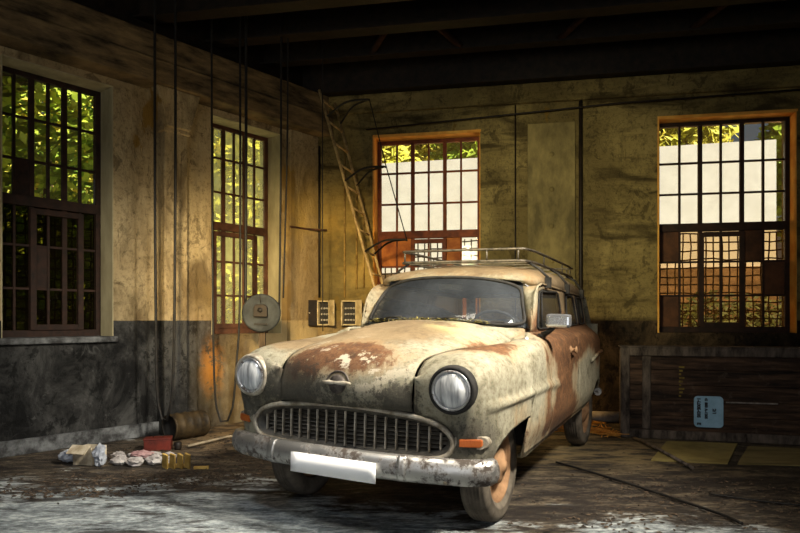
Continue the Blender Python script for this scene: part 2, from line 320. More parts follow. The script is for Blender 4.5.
# back wall ledge, cornice, bolted plate
mb = MB(); mb.fbox(FB, (-.2, -.05, 3.62), (7, .05, 3.845)); struct(mb.build('trim_5', M['wall_back'], bevel=.015))
mb = MB(); mb.fbox(FB, (-.2, -.05, 3.85), (7, .16, 4.42)); struct(mb.build('trim_6', M['black_steel']), 'blackened girder along the top of the back wall')
mb = MB(); mb.fbox(FB, (2.60, -.02, .1), (3.13, .03, 3.38)); o = struct(mb.build('trim_7', M['plate'], bevel=.006), 'flat painted panel with a row of bolts on the back wall')
for z in (3.02, 2.62, 2.2, 1.8):
    b = MB(); b.lathe([(.0, .018), (.02, .016), (.028, .004), (.03, 0)], FB(2.87, .03, z), (*nB, 0), 12); b.build('bolt', M['plate'], o)
def window(name, F, op, n0, cols, rows, tz, fmat, gmat, boards, sill=False, casement=None, rev=None, bmat=None, grille=None, lowglass=None, fr=.045):
    s0, s1, z0, z1 = op; mb = MB(); d = .05
    for a, b, c, e in ((s0, s0+fr, z0, z1), (s1-fr, s1, z0, z1), (s0+fr, s1-fr, z0, z0+fr+.02), (s0+fr, s1-fr, z1-fr, z1)): mb.fbox(F, (a, n0-d, c), (b, n0+.01, e))
    a0, a1 = s0+fr, s1-fr; xs = [a0+(a1-a0)*c for c in cols]; b0, b1 = z0+fr, z1-fr
    mb.fbox(F, (a0, n0-d, tz-.045), (a1, n0+.02, tz+.045))
    for i, x in enumerate(xs[1:-1]):
        wd = .022 if (i % 2) else .011
        mb.fbox(F, (x-wd, n0-.04, b0), (x+wd, n0, b1))
    for z in rows: mb.fbox(F, (a0, n0-.035, z-.011), (a1, n0-.005, z+.011))
    if casement:
        c0, c1, e0, e1 = xs[casement[0]]-.02, xs[casement[1]]+.02, b0+.02, tz-.06
        for a, b, c, e in ((c0, c0+.05, e0, e1), (c1-.05, c1, e0, e1), (c0+.05, c1-.05, e0, e0+.05), (c0+.05, c1-.05, e1-.05, e1)): mb.fbox(F, (a, n0-.01, c), (b, n0+.025, e))
    o = struct(mb.build(name, fmat, bevel=.003, seg=1))
    zs = sorted([b0, b1, tz]+list(rows))
    gu, gl, bd = MB(), MB(), MB()
    for i in range(len(xs)-1):
        for j in range(len(zs)-1):
            A, B_ = (xs[i]+.004, n0-.024, zs[j]+.004), (xs[i+1]-.004, n0-.019, zs[j+1]-.004)
            if (i, j) in boards: bd.fbox(F, (xs[i]+.004, n0-.03, zs[j]+.004), (xs[i+1]-.004, n0-.012, zs[j+1]-.004))
            else: (gl if zs[j+1] <= tz+.01 else gu).fbox(F, A, B_)
    gu.build('panes', gmat, o); gl.build('panes', lowglass or gmat, o)
    if bd.v: bd.build('panel', bmat, o)
    if grille:
        g = MB(); nn = n0-.32
        k = a0-.1
        while k < a1+.1: g.tube([F(k+random.uniform(-.008, .008), nn+random.uniform(-.01, .01), z0-.1+(grille-z0+.1)*q/8) for q in range(9)], .009, 5); k += .085
        z = z0-.05
        while z < grille: g.tube([F(a0-.12+(a1-a0+.24)*q/10, nn, z+random.uniform(-.012, .012)) for q in range(11)], .009, 5); z += .10
        g.build('security_grille', M['frame_dark'], o)
    if rev: # thin plaster lining of the opening; the back windows' glow is in its colour
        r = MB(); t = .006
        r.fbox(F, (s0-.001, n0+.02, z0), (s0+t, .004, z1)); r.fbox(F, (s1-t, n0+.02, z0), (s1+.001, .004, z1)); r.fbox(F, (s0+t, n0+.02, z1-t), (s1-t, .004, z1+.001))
        if rev[1]: r.fbox(F, (s0-.012, -.002, z0), (s0+.0, .010, z1+.025)); r.fbox(F, (s0, -.002, z1), (s1+.01, .010, z1+.025))  # edge strips on the wall face carry the same painted glow
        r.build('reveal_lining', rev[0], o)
    if sill:
        q = MB(); q.fbox(F, (s0-.03, n0, z0-.05), (s1+.03, .05, z0+.005)); q.build('window_sill', M['sill'], o, bevel=.012)
    return o
six = [0, 1/6, 2/6, 3/6, 4/6, 5/6, 1]
window('window_1', FL, W1, -.25, six, [2.90, 2.53, 1.78, 1.40], 2.17, M['frame_dark'], M['glass_clear'],
       {(4, 3), (3, 1)}, True, (1, 4), (M['reveal_left'], False), M['frame_dark'], 2.1, M['glass_dark'])
window('window_2', FL, W2, -.25, six, [2.93, 2.55, 1.78, 1.40], 2.17, M['frame_brown'], M['glass_milky'], {(5, 0)}, False, (1, 5), (M['reveal_left'], False), M['board_dark'], None, M['glass_milky'])
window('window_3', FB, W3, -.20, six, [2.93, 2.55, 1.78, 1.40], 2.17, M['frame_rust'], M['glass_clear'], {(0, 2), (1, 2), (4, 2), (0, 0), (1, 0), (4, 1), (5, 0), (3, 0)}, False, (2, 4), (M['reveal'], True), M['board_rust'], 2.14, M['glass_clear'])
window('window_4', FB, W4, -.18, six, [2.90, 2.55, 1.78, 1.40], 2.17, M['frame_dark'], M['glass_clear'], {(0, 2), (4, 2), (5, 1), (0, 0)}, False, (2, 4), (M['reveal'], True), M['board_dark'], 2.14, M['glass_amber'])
# rafters and truss of the roof
def rafter(n, z0, z1, wd, idx):
    mb = MB(); mb.fbox(FB, (-2.5, n-wd, z0), (7.5, n+wd, z0+.02)); mb.fbox(FB, (-2.5, n-.02, z0+.02), (7.5, n+.02, z1)); mb.fbox(FB, (-2.5, n-wd, z1), (7.5, n+wd, z1+.02))
    struct(mb.build('trim_%d' % idx, M['black_steel']))
rafter(.65, 4.02, 4.36, .07, 8); rafter(1.28, 4.02, 4.36, .09, 9); rafter(1.95, 4.0, 4.36, .09, 10)
mb = MB()
for a, b in ((.9, 1.4), (1.9, 1.4), (2.9, 3.5), (4.2, 4.8), (5.4, 4.8)): mb.tube([FB(a, .68, 4.04), FB(b, 1.25, 4.34)], .035, 4)
struct(mb.build('trim_11', M['ceiling']), 'brown braces between the roof girders')

# ------------------------------------------------------------------ outside the windows
mb = MB(); mb.add([(-40, -20, -.25), (40, -20, -.25), (40, 45, -.25), (-40, 45, -.25)], [(0, 1, 2, 3)]); struct(mb.build('ground', M['ground']), 'earth outside the building')
bw = thing('white_building', 'blank white rendered building outside the back windows', 'building', (2, 16.75, -.25), R(-14))
mb = MB(); mb.box((.28, 1.5, 2.77), (13.55, 3, 5.54)); mb.build('wall', M['white_render'], bw)
mb = MB(); mb.box((.28, 1.5, 5.58), (13.55, 3.0, .08)); mb.build('coping', M['white_render'], bw)
mb = MB(); mb.box((.28, -.04, 1.32), (13.6, .1, 2.64)); mb.build('plinth', simple('brown_brick_plinth', (.13, .075, .035), (.30, .18, .09), 5, .9), bw)
def foliage(c, rad, n, mat, parent, sz, seed):
    rnd = random.Random(seed); vs, fs = [], []
    for _ in range(n):
        while True:
            p = Vector((rnd.uniform(-1, 1), rnd.uniform(-1, 1), rnd.uniform(-1, 1)))
            if .35 < p.length < 1: break
        lump = 1+.25*mnoise.noise(p*2.5+Vector((seed, 0, 0)))
        q = Vector((p.x*rad[0], p.y*rad[1], p.z*rad[2]))*lump+Vector(c)
        a = Vector((rnd.gauss(0, 1), rnd.gauss(0, 1), rnd.gauss(0, .6))).normalized(); b = a.orthogonal().normalized()*.5
        s = sz*rnd.uniform(.6, 1.3); k = len(vs)
        vs += [q-a*s, q+b*s, q+a*s, q-b*s]; fs.append((k, k+1, k+2, k+3))
    m = MB(); m.add(vs, fs); return m.build('foliage', mat, parent, recalc=False)
def tree(loc, h, rad, mat, label, seed, n=2600, sz=.13):
    o = thing('tree', label, 'tree', loc, 0, 'trees outside')
    m = MB(); m.tube([(0, 0, 0), (.08, .05, h*.4), (0, .1, h*.8)], [.16, .12, .05], 7); m.build('trunk', M['bark'], o)
    foliage((0, 0, h-rad[2]*.7), rad, n, mat, o, sz, seed)
tree((-5.4, 9.7, -.25), 5.0, (1.7, 1.6, 3.0), M['leaf'], 'green leafy tree right outside the large left window', 1, 6200, .11)
tree((-3.3, 13.9, -.25), 6.0, (1.5, 1.5, 3.4), M['leaf_yellow'], 'yellow green tree seen through the narrow left window nearer the corner', 2, 5200, .13)
tree((-8.4, 14.6, -.25), 7.6, (2.3, 1.8, 4.2), M['leaf_yellow'], 'tall tree behind the one outside the large left window', 3, 5200, .17)
tree((-2.2, 24.5, -.25), 10.0, (2.45, 1.9, 3.8), M['leaf_yellow'], 'yellowing tree above the white building, left half of the middle window', 4, 6000, .28)
tree((3.7, 24.5, -.25), 10.2, (2.45, 1.9, 3.8), M['leaf'], 'green tree above the white building, right half of the middle window', 5, 6000, .28)
tree((10.3, 24.5, -.25), 10.2, (2.5, 1.9, 3.8), M['leaf_yellow'], 'tree with yellow leaves above the white building, left half of the right window', 6, 6000, .28)
tree((16.4, 24.5, -.25), 10.4, (2.5, 1.9, 4.0), M['leaf'], 'green tree in the upper right corner of the right window', 7, 6000, .28)
tree((1.0, 30.0, -.25), 12.4, (2.6, 1.9, 4.6), M['leaf_yellow'], 'tall tree seen over the white building in the centre of the middle window', 8, 5000, .3)
hg = thing('hedge', 'low dark green hedge outside the right window', 'hedge', (6.2, 11.6, -.25)); foliage((0, 0, .95), (2.4, .55, .85), 3500, simple('dark_green_leaf', (.020, .035, .006), (.075, .085, .014), 1.5, .7), hg, .09, 9)
m = MB(); m.tube([(0, 0, 0), (0, 0, .5), (.05, 0, .9)], .05, 6); m.build('stem', M['bark'], hg)

# ------------------------------------------------------------------ the car
def car_paint():
    t = NT('weathered_car_paint'); x, y, z = t.sep()
    n1 = t.noise(2.3, 8, .62); n2 = t.noise(7, 9, .74); n3 = t.noise(30, 7, .78); st = t.noise(6, 7, .68, t.vec((1.8, 1.8, .25)), .5); n4 = t.noise(4.2, 8, .68, t.vec((1, 1, 1), (7, 3, 5)))
    sp = t.math('ADD', t.math('MULTIPLY', n3, .55), t.math('MULTIPLY', n2, .45))
    pale = t.ramp(sp, [(.37, (.085, .074, .046)), (.47, (.22, .20, .138)), (.62, (.37, .35, .265))])
    tan = t.ramp(t.sum(t.math('MULTIPLY', n1, .5), t.math('MULTIPLY', n3, .3), t.math('MULTIPLY', n4, .2)), [(.38, (.085, .057, .030)), (.50, (.175, .125, .068)), (.64, (.275, .205, .118))])
    rust = t.ramp(sp, [(.37, (.030, .014, .008)), (.50, (.105, .048, .020)), (.64, (.23, .115, .050))])
    grime = (.022, .019, .015)
    # dark grey worn nose panel
    ng = t.sum(t.patch((.66, -.05, .68), .70, .38, (1, .9, 1.7)), t.patch((.55, -.70, .65), .4, .16), t.patch((.5, .70, .52), .36, .42), t.patch((-.9, .8, .45), 1.5, .30, (.6, 1, 3)))
    col = t.mix(t.step(t.math('ADD', ng, t.math('MULTIPLY', n4, .7)), .58, .86), pale, t.ramp(sp, [(.38, (.035, .031, .024)), (.50, (.13, .118, .088)), (.62, (.30, .28, .21))]))
    # dusty tan layer: bonnet, roof
    tanb = t.sum(t.patch((.05, -.1, 1.08), .95, .66, (.9, .95, 1.6)), t.patch((-1.7, 0, 1.55), 1.7, .80, (1, .6, 2.2)), t.patch((-.7, -.65, 1.1), .5, .2), t.patch((.30, -.65, 1.0), .5, .22))
    col = t.mix(t.step(t.math('ADD', tanb, t.math('MULTIPLY', n2, .6)), .54, .72), col, tan)
    # greenish pale scuff at the rear of the bonnet
    col = t.mix(t.math('MULTIPLY', t.patch((-.32, .34, 1.08), .36, 1, (.9, 1.1, 1)), t.step(n4, .44, .58)), col, (.40, .36, .16))
    # rust: bonnet nose band, fender tops, upper door, rear quarter, sills, seams
    rb = t.sum(t.patch((.57, .05, .93), .46, .34, (1, .68, 2.0)), t.patch((.60, -.28, .90), .26, .16), t.patch((.05, .62, .99), .50, .37, (.85, 1.5, 1.9)), t.patch((-1.15, .78, .97), .80, .37, (.75, 1, 2.0)), t.patch((-1.0, .79, .80), .32, .16, (1.2, 1, .8)),
               t.patch((-1.7, .72, 1.04), 1.1, .26, (.8, 1, 4)), t.patch((-2.4, .74, .93), .62, .36, (1, 1, 1.5)), t.patch((-1.0, .80, .45), 1.2, .30, (.8, 1, 3.2)), t.patch((-1.05, .8, .66), .5, .18),
               t.patch((.42, .76, .72), .3, .15, (1, 1, 3.0)), t.patch((-1.1, .5, 1.44), .6, .18), t.patch((-.55, .79, .75), .4, .12, (2.5, 1, 1)), t.patch((.1, .79, .62), .35, .16))
    rm = t.sum(t.math('MULTIPLY', n1, .28), t.math('MULTIPLY', n2, .34), t.math('MULTIPLY', st, .26), t.math('MULTIPLY', n3, .12), rb)
    halo = t.step(rm, .60, .70); col = t.mix(t.math('MULTIPLY', halo, .5), col, (.30, .20, .10))
    col = t.mix(t.step(rm, .68, .76), col, rust)
    # bare pale flakes on the nose
    fl = t.math('MULTIPLY', t.patch((.60, 0, .885), .60, 1, (1, .85, 2.4)), t.step(t.noise(5.5, 8, .68, t.vec((1, 1, 1.7), (4, 2, 1))), .555, .60))
    col = t.mix(fl, col, (.46, .41, .31))
    # black speckled grime on the lower nose, arches and sills
    gb = t.sum(t.patch((.68, -.1, .66), .80, .15, (1, .75, 1.7)), t.patch((.62, -.33, .78), .26, .14), t.patch((.62, .36, .70), .2, .12), t.patch((.5, .72, .55), .28, .13), t.patch((-.9, .80, .36), 1.2, .13, (.8, 1, 4)), t.patch((.55, -.7, .7), .35, .13), t.patch((.1, .4, 1.0), 3, .03))
    gm = t.sum(t.math('MULTIPLY', n3, .50), t.math('MULTIPLY', n2, .34), t.math('MULTIPLY', st, .16), gb)
    col = t.mix(t.math('MULTIPLY', t.step(gm, .60, .70), .85), col, grime)
    col = t.mix(t.math('MULTIPLY', t.step(t.noise(60, 4, .7), .60, .68), .45), col, (.10, .065, .035))
    return t.fin(col, t.ramp(n2, [(.3, (.66,)*3), (.7, (.88,)*3)]), 0, t.sum(t.math('MULTIPLY', n2, .5), t.math('MULTIPLY', n3, .6), t.math('MULTIPLY', rm, -.5)), .5, .014, .3)
P = car_paint()
def chrome(name, c1, c2, amt, rough=.28):
    t = NT(name); n1 = t.noise(6, 8, .68); n3 = t.noise(30, 6, .7)
    f = t.step(t.math('ADD', t.math('MULTIPLY', n1, .6), t.math('MULTIPLY', n3, .4)), amt, amt+.09)
    return t.fin(t.mix(f, c1, c2), t.math('ADD', t.math('MULTIPLY', f, .45), rough), t.step(f, 0, 1, .85, .15), n3, .25, .006, .5)
CH = chrome('pitted_chrome', (.62, .62, .62), (.10, .065, .042), .50)
CHB = chrome('rusted_bumper_chrome', (.44, .43, .41), (.060, .046, .036), .475, .36)
CHL = simple('pale_pitted_trim', (.20, .165, .115), (.52, .47, .38), 16, .5, .3)
RUB = simple('perished_black_rubber', (.008, .008, .008), (.035, .032, .028), 14, .75)
TYRE = simple('dusty_tyre_rubber', (.055, .045, .034), (.155, .130, .098), 7, .9, bs=.3)
RIM = simple('rusty_wheel_paint', (.13, .068, .032), (.32, .185, .095), 6, .85)
DARK = simple('dark_underbody', (.008, .007, .006), (.03, .022, .016), 6, .9)
SEAT = simple('faded_grey_seat_cloth', (.07, .075, .085), (.16, .16, .165), 8, .9)
GRB = simple('black_grille_paint', (.014, .013, .011), (.05, .044, .036), 14, .7)
t = NT('headlight_glass'); _v = t.noise(9, 4, .6, t.vec((.3, 2.5, .4)))
LENS = t.fin(t.ramp(_v, [(.34, (.16, .17, .18)), (.5, (.55, .57, .58)), (.62, (.92, .93, .92))]), .18, .25, t.noise(40, 1, .3, t.vec((1, 2.5, .4))), .3, .004, .7)
t = NT('amber_indicator_glass'); AMB = t.fin((.36, .085, .012), .35, 0, t.noise(60, 2, .4, t.vec((1, 2, 1))), .3, .004, .6)
t = NT('white_number_plate'); PLATE = t.fin((.90, .90, .90), .95, spec=.05)
GLASSW = glass_mat('windscreen_glass', (.86, .90, .95), (.40, .45, .52), .22, .22, 3)  # bluish film colour stands in for reflected sky haze
GLASSS = glass_mat('car_side_glass', (.92, .92, .90), (.42, .41, .36), .14, .2, 5)

yaw, tx, ty, ro, pi_ = .4678, -.0404, 3.909, -.0221, -.0188
cs, sn = math.cos(yaw), math.sin(yaw)
car = thing('estate_car', 'rusted pale two-door estate car with roof rack and blank white number plate', 'car', (tx, ty, 0), math.atan2(-cs, -sn))
def lean(v): return np.array((v[0], v[1]-ro*v[2], v[2]+ro*v[1]+pi_*v[0]))      # the body sags to its left on tired springs
def B(mb, name, mat, parent=None, **kw):
    mb.xf(lean); return mb.build(name, mat, parent or car, **kw)
REF = (-1.1, 0, .7)
def lerp(x, pts):
    xs = [p[0] for p in pts]; return float(np.interp(x, xs, [p[1] for p in pts]))
def sm(a, b, x): u = min(max((x-a)/(b-a), 0), 1); return u*u*(3-2*u)
W_ = [(-2.86, .66), (-2.80, .72), (-2.7, .755), (-2.5, .782), (-2.2, .795), (-1.5, .80), (-.5, .80), (0, .80), (.3, .79), (.42, .777), (.5, .762), (.55, .745), (.585, .715)]
CZ = [(-.62, .985), (-.2, .988), (0, .992), (.3, .985), (.45, .968), (.52, .955), (.56, .942), (.585, .925)]
CY = [(-.62, .645), (-.3, .63), (0, .615), (.45, .60), (.585, .605)]
SY = [(-.62, .560), (-.5, .545), (-.2, .51), (.03, .48), (.25, .44), (.40, .42), (.5, .41), (.585, .408)]
SZ = [(-.62, .980), (-.2, .974), (.03, .976), (.25, .970), (.40, .957), (.5, .935), (.565, .89), (.585, .86)]
def beltY(x): return lerp(x, [(-2.86, .60), (-2.65, .625), (-2.2, .648), (-1.7, .655), (0, .652)])
def arch(x):
    if x >= .434: return .44
    if x >= -.157: return lerp(x, [(-.157, .591), (.044, .583), (.225, .563), (.33, .535), (.40, .505), (.434, .47)])
    a = lerp(x, [(-2.86, .44), (-2.7, .42), (-2.05, .40), (-1.5, .39), (-.126, .345)])
    u = (x+2.44)/.36
    if abs(u) < 1: a = max(a, .26+.30*math.sqrt(1-u*u))
    return a
def crease(x): return .021*sm(-1.05, -.7, x)*sm(.56, .45, x) if x > -2 else 0
def ymax(x, z):
    w = lerp(x, W_); y = w-.045*sm(.52, .34, z)
    return y+crease(x)*math.exp(-((z-.722+.03*sm(-.4, -1.0, x))/.022)**2)
def side_section(x, kind):
    zb = arch(x); w = lerp(x, W_); pts = []
    if kind == 'fender':
        zc, yc, ys, zs = lerp(x, CZ), lerp(x, CY), lerp(x, SY), lerp(x, SZ)
        body = [(ymax(x, z), z) for z in np.linspace(zb, .80, 22)]
        h = zc-.80; t_ = sm(.10, -.48, x)
        A = np.array([body[-1], (w-.012, .80+h*.42), (w-.055, .80+h*.78), (yc+.55*(w-.055-yc), .80+h*.95), (yc, zc), (ys+.5*(yc-ys), zc-.2*(zc-zs)), (ys+.008, zs)])
        Bq = np.array([body[-1], (w-.004, .905), (w-.022, .972), (w-.060, 1.003), (.66, 1.010), (.60, .998), (ys+.008, zs)]); top = cr(A*(1-t_)+Bq*t_, 20)
        pts = body+[tuple(q) for q in top[1:]]
    else:
        zt = 1.045; dip = .02*sm(-2.2, -2.7, x)
        body = [(ymax(x, z), z) for z in np.linspace(zb, .86, 22)]
        fin = .10*sm(-2.0, -2.6, x)
        top = cr([body[-1], (w-.006, .93-fin*.2), (w-.025, .985-fin*.35), (w-.055, 1.012-fin*.3), (w-.098, 1.030-fin*.15), (beltY(x), 1.05)], 14)
        pts = body+[tuple(q) for q in top[1:]]
    return pts
def seam_shift(x, z): return -.15*sm(1.0, .55, z)*(sm(-.95, -.55, x)*sm(-.15, -.45, x))
def nose(x, z): return -.045*sm(.78, .56, z)*sm(.3, .5, x)
def side_grid(xs, kind, sg):
    g = []
    for x in xs:
        row = []
        for y, z in side_section(x, kind): row.append((x+seam_shift(x, z)+nose(x, z), sg*y, z))
        g.append(row)
    return g
ring_outer = [(0, .690), (.18, .684), (.32, .672), (.45, .655), (.54, .627), (.592, .585), (.610, .543), (.595, .500), (.545, .468), (.45, .459), (.32, .455), (0, .443)]
def ringx(y): return .592-.036*(abs(y)/.6)**2
for sg, nm in ((1, 'left'), (-1, 'right')):
    # front fender with its face round the headlamp
    xs = list(np.linspace(-.50, -.1575, 9))+[-.157]+list(np.linspace(-.15, .43, 22))+[.436]+list(np.linspace(.45, .585, 12))
    g = side_grid(xs, 'fender', sg)
    mb = MB(); mb.grid(g)
    last = [np.array(p) for p in g[-1]]; m = len(last)
    q = cr([(.405, .40), (.47, .452), (.545, .468), (.597, .500), (.613, .543), (.595, .588), (.542, .630), (.455, .660), (.404, .690), (.404, .78), (.405, .86)], m)
    face = []
    for k in range(m):
        y_, z_ = q[k]; e = np.array((ringx(y_)+(.012 if z_ > .66 else 0), sg*y_, z_)); row = []
        for u in np.linspace(0, 1, 9):
            p = last[k]*(1-u)+e*u; p[0] += .030*math.sin(math.pi*min(u*1.0, 1))**.8*(1 if z_ > .6 else .6); row.append(p)
        face.append(row)
    mb.grid(face)
    ff = B(mb, 'front_fender', P, ref=(-.2, sg*.45, .6), recalc=True, solid=.016)
    # headlight
    hc = np.array((.600, sg*.613, .811)); ax = (1, sg*.05, -.02)
    mb = MB(); mb.lathe([(.119, -.06), (.121, -.02), (.120, .005), (.116, .016), (.108, .020), (.100, .018), (.096, .008), (.0965, .0), (.09, -.03)], hc, ax, 40)
    hl = B(mb, 'headlight', RUB if sg > 0 else CHL)
    mb = MB(); mb.lathe([(.098, .006), (.1, .018), (.094, .024), (.087, .019), (.086, .008)], hc, ax, 40); B(mb, 'chrome_bezel', CH, hl)
    mb = MB(); mb.lathe([(.088, .008), (.083, .018), (.065, .028), (.035, .035), (.0, .037)], hc, ax, 32); B(mb, 'lens', LENS, hl)
    # indicator
    mb = MB(); pl = [(sg*(.615+a), .552+b) for a, b in ((0, -.027), (.125, -.030), (.150, -.022), (.162, 0), (.150, .026), (.125, .033), (0, .027))]
    mb.prism(pl, lambda u, v, n: (n-(abs(u)-.615)**2*2.6, u, v), .53, .572); il = B(mb, 'turn_signal', CHL, bevel=.006)
    mb = MB(); pl = [(sg*(.645+a), .553+b) for a, b in ((0, -.019), (.095, -.019), (.102, -.012), (.102, .014), (.095, .019), (0, .019))]
    mb.prism(pl, lambda u, v, n: (n-(abs(u)-.615)**2*2.6, u, v), .56, .584); B(mb, 'amber_lens', AMB, il, bevel=.004)
    # door
    g = side_grid(list(np.linspace(-.506, -1.495, 40)), 'door', sg); mb = MB(); mb.grid(g)
    fr = [q for q in g[0] if q[2] > .93]; mb.grid([[q, (q[0]-.004, sg*min(abs(q[1]), .76), .93)] for q in fr])
    dr = B(mb, 'door', P, ref=REF, solid=.016)
    mb = MB(); mb.lathe([(.030, 0), (.030, .006), (.022, .012), (.012, .02), (.012, .035), (.024, .038), (.026, .046), (.018, .052), (0, .053)], (-1.20, sg*.792, .905), (0, sg, 0), 20)
    mb.tube([(-1.17, sg*.835, .915), (-1.20, sg*.838, .905), (-1.26, sg*.832, .895)], [.005, .009, .006], 8); B(mb, 'door_handle', RIM, dr)
    # rear quarter
    xs = list(np.linspace(-1.501, -2.05, 14))+list(np.linspace(-2.07, -2.82, 34))+[-2.84, -2.855, -2.86]
    mb = MB(); mb.grid(side_grid(xs, 'door', sg)); qp = B(mb, 'quarter_panel', P, ref=REF, solid=.016)
    mb = MB(); mb.tube([(x, sg*(ymax(x, .80)+.012), z) for x, z in cr([(-1.98, .765), (-2.2, .80), (-2.5, .815), (-2.78, .80)], 14)], [.006]+[.015]*12+[.008], 8); B(mb, 'side_moulding', P, qp)
    mb = MB(); mb.lathe([(.03, -.02), (.032, .02), (.025, .035), (0, .04)], (-2.85, sg*.66, .74), (-1, sg*.25, 0), 16); B(mb, 'tail_light', AMB, qp)
    # sill
    mb = MB(); mb.grid([[(x, sg*(ymax(x, arch(x))-dy), arch(x)+dz) for dy, dz in ((.0, .012), (.006, -.018), (.03, -.030), (.06, -.030))] for x in np.linspace(-.24, -2.04, 20)]); B(mb, 'sill', P, ref=REF, solid=.01)
# bonnet
Cc = [(.632, .688), (.660, .76), (.660, .83), (.637, .895), (.575, .952), (.45, 1.000), (.3, 1.036), (.05, 1.076), (-.2, 1.103), (-.42, 1.115), (-.50, 1.116)]
Ee = [(.606, .400, .688), (.609, .400, .76), (.598, .400, .825), (.566, .402, .892), (.50, .405, .938), (.40, .415, .962), (.25, .435, .975), (.03, .475, .980), (-.2, .505, .979), (-.5, .540, .983), (-.60, .552, .985)]
Cs, Es = cr(Cc, 44), cr(Ee, 44); g = []
for c, e in zip(Cs, Es):
    row = []
    for v in np.linspace(-1, 1, 41):
        a = abs(v); k = 1-a**3.4; kx = 1-a**2
        row.append((e[0]+(c[0]-e[0])*kx, v*e[1], e[2]+(c[1]-e[2])*k))
    g.append(row)
g = [[(p[0], p[1], p[2]+.007*mnoise.noise(Vector((p[0]*4, p[1]*4, 3)))) for p in r] for r in g]
mb = MB(); mb.grid(g); hood = B(mb, 'bonnet', P, ref=(-.2, 0, .5), solid=.014)
# emblem: round badge crossed by a bar under a raised arch
ex = .664
mb = MB(); mb.lathe([(.050, -.012), (.050, .006), (.043, .014), (.0, .020)], (ex, 0, .806), (1, 0, .05), 28); em = B(mb, 'bonnet_emblem', simple('dark_badge_metal', (.035, .03, .026), (.12, .10, .085), 18, .55, .4), hood)
mb = MB(); mb.tube([(ex+.010, y, .815+.0*y) for y in np.linspace(-.085, .085, 9)], [.006, .010, .012, .012, .012, .012, .012, .010, .006], 10); B(mb, 'bar', CHL, em)
mb = MB(); mb.tube([(float(np.interp(z, [.76, .83, .895], [.662, .661, .640]))+.003-.05*y*y/.005*.05, y, z) for y, z in [(.066*math.cos(a), .812+.060*math.sin(a)) for a in np.linspace(.15, math.pi-.15, 17)]], .0055, 8); B(mb, 'arch_trim', bpy.data.materials['dark_badge_metal'], em)
# grille: ring, dark surround, bars and slats
full = [(y, z) for y, z in ring_outer]+[(-y, z) for y, z in ring_outer[-2:0:-1]]
ro_ = cr(full, 90, True)
mb = MB(); mb.tube([(ringx(y)+.012, y, z) for y, z in ro_], .0135, 10, closed=True); gr = B(mb, 'grille', CHL)
def inset(p, d):
    c = np.array((0, .555)); return np.array((math.copysign(max(abs(p[0])-d*1.25, 0), p[0]), c[1]+(p[1]-c[1])*(1-d/.125)))
mb = MB(); g = []
for d, dx in ((0, .004), (.012, .0), (.034, -.022), (.036, -.05)):
    g.append([(ringx(y)+dx, *inset((y, z), d)) for y, z in ro_])
mb.grid(g, True, False, True); B(mb, 'surround', simple('dull_grey_grille_pan', (.05, .046, .038), (.15, .135, .11), 14, .65, .2), gr)
inn = [inset(p, .034) for p in ro_]
def zrange(y):
    zs = []
    for a, b in zip(inn, inn[1:]+inn[:1]):
        if (a[0]-y)*(b[0]-y) <= 0 and abs(a[0]-b[0]) > 1e-9: zs.append(a[1]+(b[1]-a[1])*(y-a[0])/(b[0]-a[0]))
    return (min(zs), max(zs)) if zs else None
bars = [(-.5375+.0597*k) for k in range(19)]
proto = None
for y in bars:
    zr = zrange(y)
    if not zr: continue
    mb = MB(); x = ringx(y)-.016; mb.box((x, y, (zr[0]+zr[1])/2), (.014, .0085, zr[1]-zr[0]+.004)); B(mb, 'vertical_bar', CHL, gr)
for k in range(8):
    z = .487+k*.0215; ys = [y for y in np.linspace(-.56, .56, 80) if zrange(y) and zrange(y)[0] <= z <= zrange(y)[1]]
    mb = MB(); mb.grid([[(ringx(y)-.030+a, y, z+b) for a, b in ((0, -.003), (.004, .0), (-.03, .008), (-.034, .004))] for y in np.linspace(ys[0], ys[-1], 24)], False, False, True); B(mb, 'slat', simple('dark_slat_metal', (.06, .054, .044), (.24, .21, .165), 14, .6, .3) if k == 0 else bpy.data.materials['dark_slat_metal'], gr)
mb = MB(); mb.grid([[(ringx(y)-.085, y, z) for z in (.44, .69)] for y in np.linspace(-.6, .6, 12)]); B(mb, 'radiator_shroud', DARK)
# apron below the grille and black panel standing in for the bonnet lip's shadow
mb = MB(); mb.grid([[(ringx(y)+dx-.01, y, z) for z, dx in ((zz, d) for zz, d in ((lerp(abs(y), [(0, .447), (.32, .459), (.45, .462), (.55, .47)]), 0), (.43, -.004), (.40, -.01), (.36, -.05)))] for y in np.linspace(-.55, .55, 30)]); B(mb, 'front_apron', P, ref=(-.2, 0, .5), solid=.01)
mb = MB(); mb.grid([[(ringx(y)+.004, y, lerp(abs(y), [(0, .688), (.18, .682), (.32, .670), (.41, .66)])), (ringx(y)+.004, y, .70)] for y in np.linspace(-.41, .41, 20)]); B(mb, 'lip_shadow_panel', RUB)
# front bumper
path = cr([(.48, -.812, .404), (.515, -.806, .404), (.555, -.775, .405), (.605, -.70, .407), (.655, -.55, .41), (.692, -.38, .412), (.712, -.18, .413), (.716, 0, .413), (.712, .18, .413), (.692, .38, .412), (.655, .55, .41), (.605, .70, .407), (.555, .775, .405), (.515, .806, .404), (.48, .812, .404)], 80)
def bump_prof(p, tang):
    o = np.array((tang[1], -tang[0], 0)); o /= np.linalg.norm(o)
    return [p+o*a+np.array((0, 0, b)) for a, b in ((-.055, .068), (-.030, .074), (-.008, .066), (.006, .040), (.012, .012), (.010, -.015), (-.002, -.042), (-.02, -.056), (-.045, -.060))]
g = []
for i, p in enumerate(path):
    tg = path[min(i+1, 79)]-path[max(i-1, 0)]; g.append(bump_prof(p, tg))
mb = MB(); mb.grid(g); bp = B(mb, 'front_bumper', CHB, ref=(-.2, 0, .41), solid=.006)
